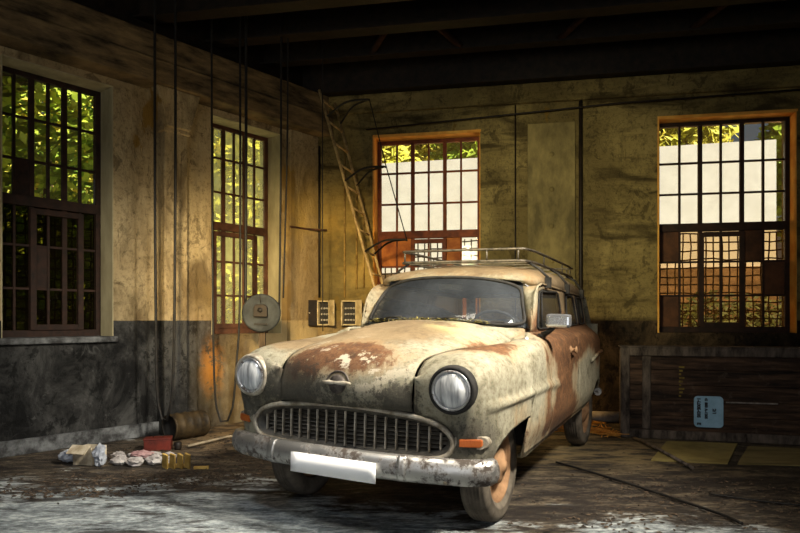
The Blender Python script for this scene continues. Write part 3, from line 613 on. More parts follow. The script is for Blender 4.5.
for sg in (1, -1):
    mb = MB(); i = min(range(2, 78), key=lambda i: abs(path[i][1]-sg*.40)); tg = path[i+1]-path[i-1]; tg /= np.linalg.norm(tg)
    mb.grid([[q+np.array((.006, 0, 0))+tg*u for q in bump_prof(path[i], tg)] for u in (-.022, -.008, .008, .022)]); B(mb, 'joint_band', CHB, bp, ref=(-.2, 0, .41), solid=.006)
    mb = MB(); mb.lathe([(.013, 0), (.012, .008), (.006, .014), (0, .015)], (.632, sg*.60, .372), (1, sg*.4, 0), 12); B(mb, 'bolt_head', CHL, bp)
    mb = MB(); mb.box((.56, sg*.42, .41), (.22, .05, .06)); B(mb, 'bumper_bracket', DARK, bp)
mb = MB(); g = [[(.736-.02*(y-.02)**2, y, z) for z in (.343, .444)] for y in np.linspace(-.235, .272, 12)]; mb.grid(g); B(mb, 'number_plate', PLATE, ref=(-.2, 0, .4), solid=.006)
# cowl panel, windscreen frame, roof
bot = lambda y: np.array((-.50-.217*(abs(y)/.606)**2.6, y, 1.105-.030*(abs(y)/.606)**2))
top = lambda y: np.array((-.80-.088*(abs(y)/.511)**2.6, y, 1.420-.058*(abs(y)/.511)**2.5))
def ws(v, h, off=0.0):
    a, b = bot(v*.616), top(v*.524); p = a*(1-h)+b*h; p[0] += .03*math.sin(math.pi*h); p = p+np.array((off, 0, off*.3)); return p
mb = MB(); mb.grid([[(-.59+.10*(1-v*v)+.015, v*.552, .985+.131*(1-abs(v)**3.4)-.010), bot(v*.60)+np.array((.035, 0, -.006-.055*abs(v)**4)), bot(v*.616)+np.array((-.02, 0, -.006))] for v in np.linspace(-1, 1, 31)]); B(mb, 'cowl_panel', P, ref=(-.6, 0, .5), solid=.01)
mb = MB(); mb.grid([[ws(v, h) for h in np.linspace(0, 1, 12)] for v in np.linspace(-1, 1, 40)]); wsg = B(mb, 'windscreen', GLASSW, ref=(-1.3, 0, 1.0))
def rrect(n=96, r=.16):
    out = []
    for k in range(n):
        a = 2*math.pi*k/n; c, s_ = math.cos(a), math.sin(a); q = 8.5
        rad = (abs(c)**q+abs(s_)**q)**(-1/q); out.append((c*rad, .5+.5*s_*rad))
    return out
mb = MB(); mb.tube([ws(v*.985, .015+h*.97, .006) for v, h in rrect()], .012, 8, closed=True); B(mb, 'windscreen_gasket', RUB, wsg)
# frame between windscreen and pillar
Zr = [(-3, 1.25), (-2.75, 1.285), (-2.45, 1.308), (-1.75, 1.340), (-1.1, 1.370), (-.93, 1.345)]
def belt(x): return np.array((x, beltY(x), 1.05))
def rail(x): return np.array((x, lerp(x, [(-2.86, .56), (-2.6, .598), (-1.5, .615), (-.93, .62)]), lerp(x, Zr)))
drip = cr([(-.690, .642, 1.045), (-.715, .638, 1.15), (-.755, .632, 1.26), (-.83, .626, 1.335), (-.94, .622, 1.366), (-1.08, .617, 1.372), (-1.75, .612, 1.340), (-2.45, .600, 1.308), (-2.70, .588, 1.29)], 60)
for sg in (1, -1):
    S = np.array((1, sg, 1)); mb = MB()
    g = []
    for h in np.linspace(0, 1, 16):
        a = ws(1, h)*S; k = h*.26; b = cr(drip[:20], 40)[min(int(h*33), 39)]*S; mid = (a+b)/2+np.array((.012, sg*.014, .004)); g.append([a, (a+mid)/2+np.array((.006, sg*.006, 0)), mid, (mid+b)/2+np.array((.003, sg*.006, 0)), b])
    mb.grid(g); B(mb, 'windscreen_pillar', P, ref=REF, solid=.012)
    # side window frame: strips in the leaning side plane
    def sp(xb, xt, h): return (belt(xb)*(1-h)+rail(xt)*h)*S
    mb = MB()
    for (b0, b1, t0, t1) in ((-.715, -.79, -.88, -.95), (-1.55, -1.70, -1.505, -1.82), (-2.14, -2.24, -2.08, -2.22), (-2.54, -2.68, -2.46, -2.60)):
        mb.grid([[sp(b0, t0, h), sp((b0+b1)/2, (t0+t1)/2, h)+np.array((0, sg*.006, 0)), sp(b1, t1, h)] for h in np.linspace(0, 1, 8)])
    mb.grid([[sp(x, -.90+(x+.72)*.87, h) for h in (.90, 1.0)] for x in np.linspace(-.72, -2.68, 24)])
    mb.grid([[sp(x, -.90+(x+.72)*.87, h) for h in (-.01, .05)] for x in np.linspace(-.72, -2.82, 24)])
    sf = B(mb, 'side_window_frame', P, ref=REF, solid=.012)
    mb = MB(); o_ = np.array((0, -sg*.012, 0))
    mb.grid([[sp(x, -.90+(x+.72)*.87, h)+o_ for h in (.0, .95)] for x in np.linspace(-.72, -2.66, 24)]); B(mb, 'side_glass', GLASSS, sf, ref=REF)
    mb = MB()
    for lo in ([(-.79, -.95, .04), (-.79, -.95, .91), (-1.55, -1.505, .91), (-1.55, -1.505, .04)], [(-1.70, -1.82, .04), (-1.70, -1.82, .91), (-2.14, -2.08, .91), (-2.14, -2.08, .04)], [(-2.24, -2.22, .04), (-2.24, -2.22, .91), (-2.54, -2.46, .91), (-2.54, -2.46, .04)]):
        c = [sp(*q)+np.array((0, sg*.006, 0)) for q in lo]; mb.tube([c[i]+(c[(i+1) % 4]-c[i])*u for i in range(4) for u in (.06, .5, .94)], .007, 6, closed=True)
    mb.tube([sp(-.93, -1.03, .04), sp(-.93, -1.03, .92)], .007, 6); B(mb, 'window_rubber', RUB, sf)
    mb = MB(); mb.tube([p*S+np.array((0, sg*.010, 0)) for p in drip], .0075, 8); B(mb, 'drip_rail', P)
Zt = [(-.80, 1.420), (-.86, 1.455), (-.95, 1.485), (-1.2, 1.520), (-1.6, 1.535), (-2.1, 1.515), (-2.5, 1.465), (-2.7, 1.40), (-2.80, 1.33)]
zt = cr(Zt, 40); g = []
for i, (xc, zc) in enumerate(zt):
    u = i/39; xe = -.93+(-2.72+.93)*u; e = np.array(rail(xe))+np.array((0, .006, .004)); row = []
    if i < 8: # follow the windscreen top edge
        e = cr([(-.888, .525, 1.365), (-.93, .60, 1.36), (-1.0, .62, 1.37), (-1.1, .62, 1.374), (-1.25, .622, 1.366)], 8)[i]
    for v in np.linspace(-1, 1, 41):
        a = abs(v); ph = a*math.pi/2; yy = math.copysign(e[1]*math.sin(ph)**.92 if a else 0, v); k = math.cos(ph)**.62 if a < 1 else 0
        row.append((e[0]+(xc-e[0])*(1-a**2.6), yy, e[2]+(zc-e[2])*k))
    g.append(row)
mb = MB(); mb.grid(g); B(mb, 'roof', P, ref=REF, solid=.014)
mb = MB(); mb.grid([[(p[0], p[1]*.96, p[2]-.030) for p in r_[1:-1]] for r_ in g[1:]]); B(mb, 'headliner', simple('grey_headlining', (.20, .22, .26), (.32, .34, .38), 5, .9), ref=REF)
# tailgate
mb = MB(); mb.grid([[(-2.86-.02*math.cos(y*2)+.04*(abs(y)/.68)**3*0, y, z) for z in np.linspace(.42, 1.05, 8)] for y in np.linspace(-.70, .70, 16)]); tg = B(mb, 'tailgate', P, solid=.014)
mb = MB()
for y0, y1, z0, z1 in ((-.64, -.54, 1.04, 1.31), (.54, .64, 1.04, 1.31), (-.56, .56, 1.04, 1.075), (-.56, .56, 1.29, 1.33)):
    mb.grid([[(-2.87+.45*(z-1.05)*(1), y*(1-.25*(z-1.05)), z) for z in (z0, z1)] for y in (y0, y1)])
B(mb, 'rear_window_frame', P, tg, solid=.012)
mb = MB(); mb.grid([[(-2.86+.45*(z-1.05), y, z) for z in (1.07, 1.30)] for y in (-.55, .55)]); B(mb, 'rear_glass', GLASSS, tg)
mb = MB(); pth = cr([(-2.7, -.74, .42), (-2.82, -.72, .42), (-2.90, -.62, .42), (-2.93, 0, .42), (-2.90, .62, .42), (-2.82, .72, .42), (-2.7, .74, .42)], 40); mb.tube(pth, .035, 10); rbp = B(mb, 'rear_bumper', CHB)
for sg in (1, -1):
    mb = MB(); mb.tube([(-2.96, sg*.62, .40), (-2.965, sg*.62, .50), (-2.955, sg*.62, .56)], [.022, .022, .010], 10); B(mb, 'overrider', CHB, rbp)
# scuttle between fender, bonnet and windscreen pillar
for sg in (1, -1):
    mb = MB(); g = []
    for u in np.linspace(0, 1, 10):
        a = np.array((-.44-.06*u-.06*(1-u), .552+.01*u, .982)); row = []
        x = -.49-.20*u
        for v_ in np.linspace(0, 1, 10):
            y = .548+(.70-.548)*v_; z = .983+.022*v_**1.5*(1-u)+.062*u**1.5; row.append((x, sg*y, z))
        g.append(row)
    mb.grid(g); B(mb, 'scuttle', P, ref=(-.6, 0, .4), solid=.01)
# interior
mb = MB(); mb.box((-1.22, 0, .38), (1.60, 1.40, .05)); mb.box((-1.25, 0, .40), (3.0, .92, .08)); mb.box((.05, 0, .50), (.5, .84, .30)); B(mb, 'floor_pan', DARK)
mb = MB(); mb.box((-.40, 0, .68), (.02, 1.40, .50)); B(mb, 'firewall', DARK)
mb = MB(); mb.grid([[tuple(bot(y)+np.array((-.045, 0, -.03))), tuple(bot(y)+np.array((-.13, 0, -.03))), (-.82, y, 1.02), (-.82, y, .90)] for y in np.linspace(-.56, .56, 16)]); B(mb, 'dashboard', DARK, solid=.02)
for k, x in enumerate((-1.42, -2.15)):
    mb = MB(); mb.box((x+.28, 0, .60), (.52, 1.24, .16)); st_ = B(mb, 'seat', SEAT, bevel=.05, seg=3)
    mb = MB(); mb.box((x-.02, 0, .80), (.13, 1.22, .42), (0, R(-10), 0)); B(mb, 'seat_back', SEAT, st_, bevel=.05, seg=3)
mb = MB(); rim_c = np.array((-.92, .34, 1.02)); axv = Vector((-.8, 0, .6)).normalized(); u_ = Vector((0, 1, 0)); v_ = axv.cross(u_)
mb.tube([tuple(Vector(rim_c)+(u_*math.cos(a)+v_*math.sin(a))*.20) for a in np.linspace(0, 2*math.pi, 36, endpoint=False)], .011, 8, closed=True)
mb.tube([tuple(Vector(rim_c)-u_*.2), tuple(Vector(rim_c)), tuple(Vector(rim_c)+u_*.2)], .01, 6); mb.tube([tuple(Vector(rim_c)), (-.70, .34, .86)], .018, 8); B(mb, 'steering_wheel', RUB)
mb = MB(); mb.grid([[(-.86, -.09+.18*k/4, 1.325+.045*h) for h in (0, 1)] for k in range(5)]); B(mb, 'rear_view_mirror', RUB, solid=.015)
# wipers
for y0, y1 in ((.05, .42), (-.42, -.05)):
    a = ws(y0/.606, .02, .03); e = ws(y1/.606, .035, .03); m_ = ws((y0*.45+y1*.55)/.606, .075, .035)
    mb = MB(); mb.tube([a, a*.5+m_*.5+np.array((.01, 0, .01)), m_], [.009, .007, .006], 8); wp = B(mb, 'wiper', RUB)
    mb = MB(); f0 = ws((y0-.12)/.606, .05, .022); f1 = ws((y1+.06)/.606, .06, .022); mb.tube([f0, f0*.5+f1*.5, f1], .006, 6); B(mb, 'wiper_blade', RUB, wp)
# side mirror and antenna socket
mb = MB(); mb.tube([(-.60, .745, 1.035), (-.585, .79, 1.06), (-.575, .82, 1.085)], [.02, .015, .013], 10); mb.lathe([(.03, 0), (.026, .012), (.015, .016)], (-.605, .735, 1.025), (0, .3, 1), 14); sm_ = B(mb, 'side_mirror', RUB)
mb = MB(); mb.box((-.575, .850, 1.128), (.065, .155, .088)); B(mb, 'mirror_housing', chrome('mirror_chrome', (.55, .57, .6), (.25, .25, .26), .62, .12), sm_, bevel=.02, seg=3)
mb = MB(); mb.lathe([(.024, 0), (.024, .008), (.015, .02), (.012, .034), (0, .036)], (-.50, .665, .990), (0, 0, 1), 14); B(mb, 'aerial_socket', CH)
# wheels
def wheel(x, sg, z):
    c = (x, sg*.622, z); ax = (0, sg, 0); k = z/.31
    mb = MB(); mb.lathe([(.10, -.05), (.19, -.05), (.205, -.03), (.19, .02), (.198, .055), (.208, .064), (.204, .046), (.188, .036), (.170, .020), (.150, .026), (.112, .034), (.108, .045)], c, ax, 40)
    wr = mb.build('wheel', RIM, car)
    mb = MB(); mb.lathe([(.108, .030), (.108, .044), (.098, .060), (.070, .076), (.036, .082), (.030, .094), (0, .098)], c, ax, 32); mb.build('hub_cap', RIM, wr)
    pr = [(.200, -.06), (.225, -.074), (.265, -.079), (.292, -.070), (.303, -.058)]
    for h in (-.040, -.020, 0, .020, .040): pr += [(.308, h-.008), (.310, h), (.308, h+.008), (.302, h+.010)]
    pr += [(.303, .058), (.292, .070), (.265, .079), (.240, .077), (.236, .080), (.225, .074), (.203, .062)]
    mb = MB(); mb.lathe([(r*k if r > .25 else r, h) for r, h in pr], c, ax, 56); mb.build('tyre', TYRE, wr)
for x, z in ((.02, .31), (-2.44, .31)):
    for sg in (1, -1): wheel(x, sg, z)
for x in (.02, -2.44): mb = MB(); mb.tube([(x, -.6, .31), (x, .6, .31)], .045, 8); mb.build('axle', DARK, car)
for x in (.05, -2.44):
    for sg in (1, -1): mb = MB(); mb.grid([[(x+.40*math.cos(a), sg*yy, .34+.36*math.sin(a)) for yy in (.50, .70)] for a in np.linspace(.35, math.pi-.1, 14)]); mb.grid([[(x+.40*math.cos(a), sg*.50, .34+.36*math.sin(a)*q) for q in (0.2, 1)] for a in np.linspace(0, math.pi, 14)]); B(mb, 'wheel_well', DARK)
# roof rack
RK = simple('grey_rack_tube', (.035, .032, .027), (.17, .145, .11), 18, .5, .5)
def rackrail(z, dz=0):
    y, x0, x1 = .49, -1.017, -2.70
    return cr([(x0, -y+.03, z), (x0+.012, -.3, z), (x0+.015, 0, z), (x0+.012, .3, z), (x0, y-.03, z), (x0-.04, y, z), (-1.3, y+.005, z+.0), (-1.9, y, z-.02), (x1+.05, y-.01, z-.05), (x1, y-.04, z-.055), (x1-.01, 0, z-.055), (x1, -y+.04, z-.055), (x1+.05, -y+.01, z-.05), (-1.9, -y, z-.02), (-1.3, -y-.005, z), (x0-.04, -y, z)], 110, True)
mb = MB(); mb.tube(rackrail(1.628), .0095, 8, closed=True); rk = B(mb, 'roof_rack', RK)
mb = MB(); mb.tube(rackrail(1.542), .0105, 8, closed=True); B(mb, 'lower_rail', RK, rk)
low = rackrail(1.542); up = rackrail(1.628)
for i in [14, 19, 32, 45, 52, 56, 0, 96, 84, 73]:
    mb = MB(); mb.tube([low[i], up[i]], .007, 6); B(mb, 'post', RK, rk)
for x in np.linspace(-1.15, -2.60, 7):
    z = 1.542-.055*sm(-1.3, -2.70, x); mb = MB(); mb.box((x, 0, z-.004), (.025, .98, .008)); B(mb, 'cross_slat', RK, rk)
for x in (-1.14, -1.80, -2.45):
    for sg in (1, -1):
        z = 1.542-.055*sm(-1.3, -2.70, x); e = rail(x)*np.array((1, sg, 1))
        mb = MB(); mb.tube([(x, sg*.48, z), (x, sg*.56, z-.045), e+np.array((0, sg*.020, .055))], .010, 8)
        mb.box(e+np.array((0, sg*.020, .020)), (.045, .04, .075)); B(mb, 'foot', RUB, rk)

# ------------------------------------------------------------------ things in the hall
LADM = simple('worn_ladder_metal', (.20, .13, .05), (.55, .40, .18), 12, .6)
BLK = simple('black_cable_sheath', (.004, .004, .004), (.016, .014, .012), 20, .6)
# ladder with hoops leaning in the corner
lad = thing('ladder', 'narrow metal ladder with curved guard hoops leaning in the back left corner', 'ladder', (.16, 7.3, 0))
O = np.array((.16, 7.3, 0))
A0, A1 = np.array((.13, 7.16, 0)), np.array((-.905, 7.16, 3.70)); B0, B1 = np.array((.20, 7.42, 0)), np.array((-.755, 7.42, 3.64))
for a, b in ((A0, A1), (B0, B1)): mb = MB(); mb.tube([a-O, (a+b)/2-O, b-O], .016, 8); mb.build('rail', LADM, lad)
for k in range(15):
    u = .055+k*.0655; mb = MB(); mb.tube([A0+(A1-A0)*u-O, B0+(B1-B0)*u-O], .012, 6); mb.build('rung', LADM, lad)
tips = []
for zt_, X, Y in ((3.50, -.33, 6.90), (2.78, -.148, 6.92), (1.99, .075, 6.94)):
    tip = np.array((X, Y, zt_)); tips.append(tip)
    for a, b in ((A0, A1), (B0, B1)):
        u = (zt_-.10-a[2])/(b[2]-a[2]); s = a+(b-a)*u; m1 = s*.55+tip*.45+np.array((0, -.05, .055))
        mb = MB(); mb.tube(cr([s-O, m1-O, tip*.9+s*.1-O+np.array((0, 0, .02)), tip-O], 14), .0115, 6); mb.build('guard_hoop', BLK, lad)
mb = MB(); mb.tube([tips[0]-O, tips[1]-O, tips[2]-O], .006, 6); mb.build('guard_rod', BLK, lad)
# hanging cables
def cable(name, pts, r, label, n=50, mat=BLK):
    mb = MB(); mb.tube(cr(pts, n), r, 7); return tag(mb.build(name, mat), label, 'cable', None)
cable('hanging_cable', [(-2.26, 5.90, 4.42), (-2.26, 5.90, 2.5), (-2.25, 5.9, 1.0), (-2.235, 5.9, .40), (-2.18, 5.9, .19), (-2.12, 5.9, .30), (-2.085, 5.9, .8), (-2.07, 5.9, 2.5), (-2.07, 5.9, 4.42)], .013, 'long black cable hanging in a loop in front of the pilaster between the left windows', 70)
cable('hanging_cable', [(-1.885, 6.4, 4.42), (-1.88, 6.4, 2.6), (-1.865, 6.4, .8), (-1.83, 6.4, .22), (-1.76, 6.4, .10), (-1.68, 6.4, .22), (-1.635, 6.4, .7), (-1.60, 6.4, 1.5), (-1.60, 6.4, 4.42)], .011, 'black cable looping down before the window nearer the corner', 70)
cable('hanging_cable', [(-1.545, 6.42, 4.42), (-1.545, 6.42, 2.5), (-1.55, 6.42, 1.30)], .015, 'short thick cable ending behind the round grey disc, left side')
cable('hanging_cable', [(-1.215, 6.55, 4.42), (-1.22, 6.55, 2.6), (-1.235, 6.55, 1.25)], .011, 'cable hanging down to the right edge of the round grey disc')
cable('hanging_cable', [(-1.15, 6.58, 4.42), (-1.16, 6.58, 2.9), (-1.20, 6.58, 1.35)], .009, 'thin cable just right of the one over the round grey disc')
cable('hanging_cable', [(-.86, 7.1, 4.42), (-.86, 7.1, 2.0), (-.855, 7.1, 1.0)], .006, 'thin wire hanging straight down beside the ladder')
# wall conduits
def conduit(pts, r, label, mat): mb = MB(); mb.tube(pts, r, 7); return tag(mb.build('conduit', mat), label, 'pipe')
conduit([FB(2.46, .02, .1), FB(2.46, .02, 3.61)], .008, 'thin vertical conduit left of the bolted wall panel', M['black_steel'])
conduit([FB(3.19, .025, .1), FB(3.19, .025, 3.61)], .022, 'dark vertical pipe right of the bolted wall panel', M['black_steel'])
conduit([FB(.70, .066, 3.41), FB(2.0, .066, 3.47), FB(3.6, .066, 3.545), FB(5.9, .066, 3.58)], .010, 'long thin conduit running along the top of the back wall', M['black_steel'])
YC = simple('ochre_conduit', (.12, .07, .015), (.40, .27, .08), 8, .8)
for s, za, zb_, lb in ((.42, 1.40, 3.3, 'ochre conduit rising from the right fuse box'), (.57, 1.5, 2.9, 'ochre conduit right of the fuse boxes, longest bare one'), (.66, 1.52, 2.6, 'short ochre conduit nearest the middle window')):
    conduit([FB(s, .02, za), FB(s, .02, (za+zb_)/2), FB(s, .02, zb_)], .011, lb, YC)
conduit([FB(.10, .02, 1.40), FB(.10, .02, 2.4), FB(.10, .02, 3.25)], .014, 'dark conduit rising from the left fuse box', M['black_steel'])
conduit(cr([FL(.42, .085, 2.22), FL(.15, .085, 2.22), FB(.20, .04, 2.22)], 12), .012, 'short horizontal pipe across the yellow corner', M['frame_brown'])
# fuse boxes
IV = simple('ivory_box_enamel', (.28, .22, .11), (.60, .50, .30), 10, .6)
PORC = simple('grey_porcelain', (.30, .28, .24), (.55, .52, .46), 20, .4)
def fusebox(s0, s1, door_right, label):
    ctr = FB((s0+s1)/2, 0, 1.06); f = thing('fuse_box', label, 'fuse box', (ctr[0], ctr[1], ctr[2]))
    Fl = lambda s, n, z: tuple(np.array(FB(s, n, z))-np.array(ctr))
    mb = MB(); mb.fbox(Fl, (s0, .002, 1.06), (s1, .03, 1.36))
    for a, b, c, e in ((s0, s0+.014, 1.06, 1.36), (s1-.014, s1, 1.06, 1.36), (s0, s1, 1.06, 1.075), (s0, s1, 1.345, 1.36)): mb.fbox(Fl, (a, .03, c), (b, .11, e))
    mb.build('housing', IV, f)
    mb = MB(); mb.fbox(Fl, (s0+.016, .03, 1.078), (s1-.016, .05, 1.343)); mb.build('fuse_panel', BLK, f)
    for r_ in range(3):
        for c_ in range(4 if s1-s0 > .17 else 3):
            mb = MB(); x = s0+.045+c_*(s1-s0-.09)/(3 if s1-s0 > .17 else 2)
            mb.lathe([(.0, .030), (.008, .028), (.012, .02), (.0125, 0)], Fl(x, .05, 1.125+r_*.07), (*nB, 0), 10); mb.build('fuse', PORC, f)
    for sd in door_right:
        s = s1 if sd > 0 else s0; e = s+sd*.085
        mb = MB(); mb.hexa([Fl(s, .10, 1.055), Fl(e, .17, 1.055), Fl(e, .19, 1.055), Fl(s, .12, 1.055), Fl(s, .10, 1.365), Fl(e, .17, 1.365), Fl(e, .19, 1.365), Fl(s, .12, 1.365)]); d_ = mb.build('lid', IV if sd > 0 else M['black_steel'], f, bevel=.006)
        mb = MB(); mb.lathe([(.008, 0), (.008, .01), (0, .012)], Fl(s+sd*.07, .18, 1.21), (*nB, 0), 8); mb.build('latch', PORC, d_)
fusebox(.10, .255, (-1, 1), 'left of two open fuse boxes on the corner wall')
fusebox(.40, .59, (1,), 'right of two open fuse boxes, nearer the ladder')
# round disc on a post
ds = thing('disc_stand', 'round grey metal disc with a small box on a wooden post', 'disc', (-1.39, 6.42, 0))
dm = simple('scuffed_grey_enamel', (.010, .0125, .0135), (.034, .040, .043), 7, .75)
mb = MB(); mb.lathe([(0, .012), (.12, .012), (.150, .016), (.168, .026), (.186, .022), (.193, .0), (.188, -.02), (.160, -.03), (0, -.032)], (0, 0, 1.195), (.15, -1, .03), 44); dd = mb.build('disc', dm, ds)
mb = MB(); mb.prism([(-.068, 0), (.068, 0), (.068, .095), (.045, .125), (-.045, .125), (-.068, .095)], lambda u, v, n: (u, -n, 1.155+v), .012, .06); mb.build('box', M['black_steel'], dd, bevel=.006)
mb = MB(); mb.lathe([(.02, 0), (.024, .012), (.0, .014)], (0, -.06, 1.225), (0, -1, 0), 14); mb.build('knob', BLK, dd)
mb = MB(); mb.box((0, -.022, 1.085), (.13, .03, .016)); mb.build('lower_bar', BLK, dd)
mb = MB(); mb.tube([(-.002, -.015, 1.29), (-.006, -.018, 1.34), (-.012, -.022, 1.375)], .004, 6); mb.build('wire', BLK, dd)
mb = MB(); mb.box((0, .05, .56), (.06, .05, 1.12)); mb.build('post', simple('grey_old_wood', (.02, .014, .009), (.08, .055, .032), 9, .9, stretch=(3, 3, .4)), ds, bevel=.004)
mb = MB(); mb.box((0, .05, .02), (.34, .28, .04)); mb.build('foot', M['black_steel'], ds, bevel=.005)
# crate at the right
CW = NT('dark_stained_planks'); v_ = CW.noise(3, 8, .68, CW.vec((.5, 2, 7))); v2 = CW.noise(9, 7, .7)
CWm = CW.fin(CW.mix(CW.math('MULTIPLY', CW.step(v2, .55, .72), .5), CW.ramp(v_, [(.36, (.008, .005, .003)), (.5, (.036, .020, .012)), (.64, (.09, .052, .030))]), (.13, .095, .07)), .85, 0, v_, .5, .01)
CWF = simple('grey_worn_battens', (.014, .010, .008), (.13, .105, .085), 7, .9, stretch=(2, 2, .7))
cd = np.array((.966, -.257)); cn = np.array((-.257, -.966)); c0 = np.array((2.12, 6.16))
ctr = np.array((*(c0+cd*1.1-cn*.14), 0))
def FC(s, n, z): p = c0+cd*s+cn*n; return tuple(np.array((p[0], p[1], z))-ctr)
cr_ = thing('wooden_crate', 'long dark wooden crate standing on its side under the right window', 'crate', tuple(ctr))
mb = MB(); mb.fbox(FC, (0.01, -.27, .02), (2.6, -.22, .83)); mb.fbox(FC, (.01, -.25, .02), (.05, -.03, .83)); mb.build('body', CWm, cr_)
for k in range(5): mb = MB(); mb.fbox(FC, (.05, -.032-.003*(k % 2), .075+k*.145), (2.55, -.012, .216+k*.145)); mb.build('plank', CWm, cr_, bevel=.004)
for a, b, c, e, n_ in ((0, .085, 0, .86, .012), (.20, .275, .09, .78, .006), (2.5, 2.6, 0, .86, .012), (0.085, 2.5, 0, .08, .010), (.085, 2.5, .785, .86, .012)):
    mb = MB(); mb.fbox(FC, (a, -.03, c), (b, n_, e)); mb.build('batten', CWF, cr_, bevel=.006)
mb = MB(); mb.fbox(FC, (.0, -.27, .86), (2.6, .012, .875)); mb.build('top_board', CWF, cr_, bevel=.004)
# blue label, its lettering running downwards; faint yellow stencil
def front(mb, pts, n): return mb
lx0, lx1, lz0, lz1 = .655, .905, .125, .415
pl = []
for cx, cz, a0 in ((lx1-.035, lz1-.035, 0), (lx0+.035, lz1-.035, 90), (lx0+.035, lz0+.035, 180), (lx1-.035, lz0+.035, 270)):
    for k in range(5): a = R(a0+k*22.5); pl.append((cx+.035*math.cos(a), cz+.035*math.sin(a)))
mb = MB(); mb.prism(pl, lambda u, v, n: FC(u, n, v), -.013, .004); lb = mb.build('sticker', simple('pale_blue_label', (.20, .36, .50), (.30, .50, .66), 8, .6), cr_); lb['label'] = 'pale blue rounded label with black print'
def text(body, size, at, rotdown, mat, parent, name='lettering', bold=.0):
    c = bpy.data.curves.new('t', 'FONT'); c.body = body; c.size = size; c.extrude = .0006; c.offset = bold
    o = bpy.data.objects.new('t', c); COL.objects.link(o); bpy.context.view_layer.update()
    me = bpy.data.meshes.new_from_object(o.evaluated_get(bpy.context.evaluated_depsgraph_get())); bpy.data.objects.remove(o); bpy.data.curves.remove(c)
    for v in me.vertices:
        x, y, z = v.co; s_, h_ = (at[0]+y, at[1]-x) if rotdown else (at[0]+x, at[1]+y); v.co = FC(s_, at[2]+z, h_)
    o = bpy.data.objects.new(name, me); COL.objects.link(o); me.materials.clear(); me.materials.append(mat); o.parent = parent; return o
INK = simple('black_ink', (.008, .008, .01), (.015, .015, .02), 10, .7)
text('1-L00E-03S', .040, (.682, .398, .005), True, INK, lb, bold=.0026); text('E', .045, (.682, .168, .005), True, INK, lb, bold=.0024)
text('41 800 A-1205', .032, (.748, .398, .005), True, INK, lb, bold=.0024); text('2/1', .040, (.815, .30, .005), True, INK, lb, bold=.0024)
mb = MB()
for k in range(9): mb.fbox(FC, (.525+.004*(k % 2), -.013, .40+k*.034), (.545+.014*(k % 3), -.0095, .418+k*.034))
ys_ = mb.build('stencil_mark', simple('faded_yellow_paint', (.10, .07, .012), (.20, .15, .03), 20, .8), cr_)
mb = MB(); mb.fbox(FC, (.93, -.013, .355), (1.36, -.0098, .368)); mb.build('paint_scrape', simple('pale_scrape', (.10, .09, .08), (.28, .25, .22), 25, .8), cr_)
# boards on the floor
BRD = simple('yellowed_hardboard', (.14, .11, .035), (.27, .215, .075), 4, .8); BRD2 = simple('pale_dusty_board', (.10, .078, .028), (.22, .175, .075), 5, .85, stretch=(.5, 2, 1))
def slab(name, pts, th, mat, label, cat, z=.0):
    mb = MB(); mb.hexa([(x, y, z) for x, y in pts]+[(x, y, z+th) for x, y in pts]); return tag(mb.build(name, mat, bevel=.002), label, cat)
slab('loose_board', [(2.00, 5.10), (2.55, 4.98), (3.05, 5.78), (2.46, 5.90)], .012, BRD, 'square yellowish board lying flat in front of the crate', 'board')
slab('loose_board', [(2.62, 4.97), (3.55, 4.86), (3.75, 5.50), (3.08, 5.66)], .012, BRD2, 'long dusty board on the floor at the right edge', 'board')
mb = MB(); mb.tube([(2.20, 6.04, .02), (2.19, 5.4, .032), (2.185, 4.78, .02)], .014, 6); tag(mb.build('stick', CWF), 'dark stick lying across the corner of the yellowish board', 'stick')
mb = MB(); mb.tube(cr([(1.22, 5.0, .015), (1.38, 4.68, .018), (1.56, 4.30, .018), (1.75, 3.85, .018), (1.84, 3.62, .018), (1.86, 3.48, .018)], 40), .009, 7); tag(mb.build('rubber_hose', BLK), 'dark hose lying diagonally on the floor right of the car', 'hose')
mb = MB(); mb.tube(cr([(1.98, 4.10, .012), (2.15, 3.98, .012), (2.4, 3.85, .012), (2.75, 3.80, .012), (2.95, 3.65, .012)], 30), .006, 6); tag(mb.build('rubber_hose', BLK), 'thin curled hose near the bottom right corner', 'hose')
mb = MB(); mb.tube([(1.85, 7.10, .062), (2.10, 7.05, .062), (2.45, 6.99, .062)], .06, 18); tag(mb.build('drain_pipe', simple('chalky_pipe', (.20, .17, .14), (.42, .38, .33), 9, .8)), 'pale pipe on the floor behind the car tail, by the crate', 'pipe')
# straw behind the car
rnd = random.Random(5); mb = MB()
for k in range(260):
    c = np.array((rnd.uniform(1.25, 2.12), rnd.uniform(6.1, 6.9), .006+rnd.random()*.03)); a = rnd.uniform(0, 6.28); l_ = rnd.uniform(.06, .20); d = np.array((math.cos(a), math.sin(a), rnd.uniform(-.12, .12)))*l_
    if (c[0] < 1.9 and c[1] < 6.35): c[0] = 2.0+rnd.uniform(-.06, .1)
    mb.tube([c-d/2+np.array((0, 0, .008)), c+d/2+np.array((0, 0, .012))], .004, 4)
o = mb.build('straw', simple('orange_straw', (.42, .17, .025), (.75, .38, .07), 12, .8)); tag(o, 'scattered orange straw on the floor behind the car', 'straw', None, 'stuff')
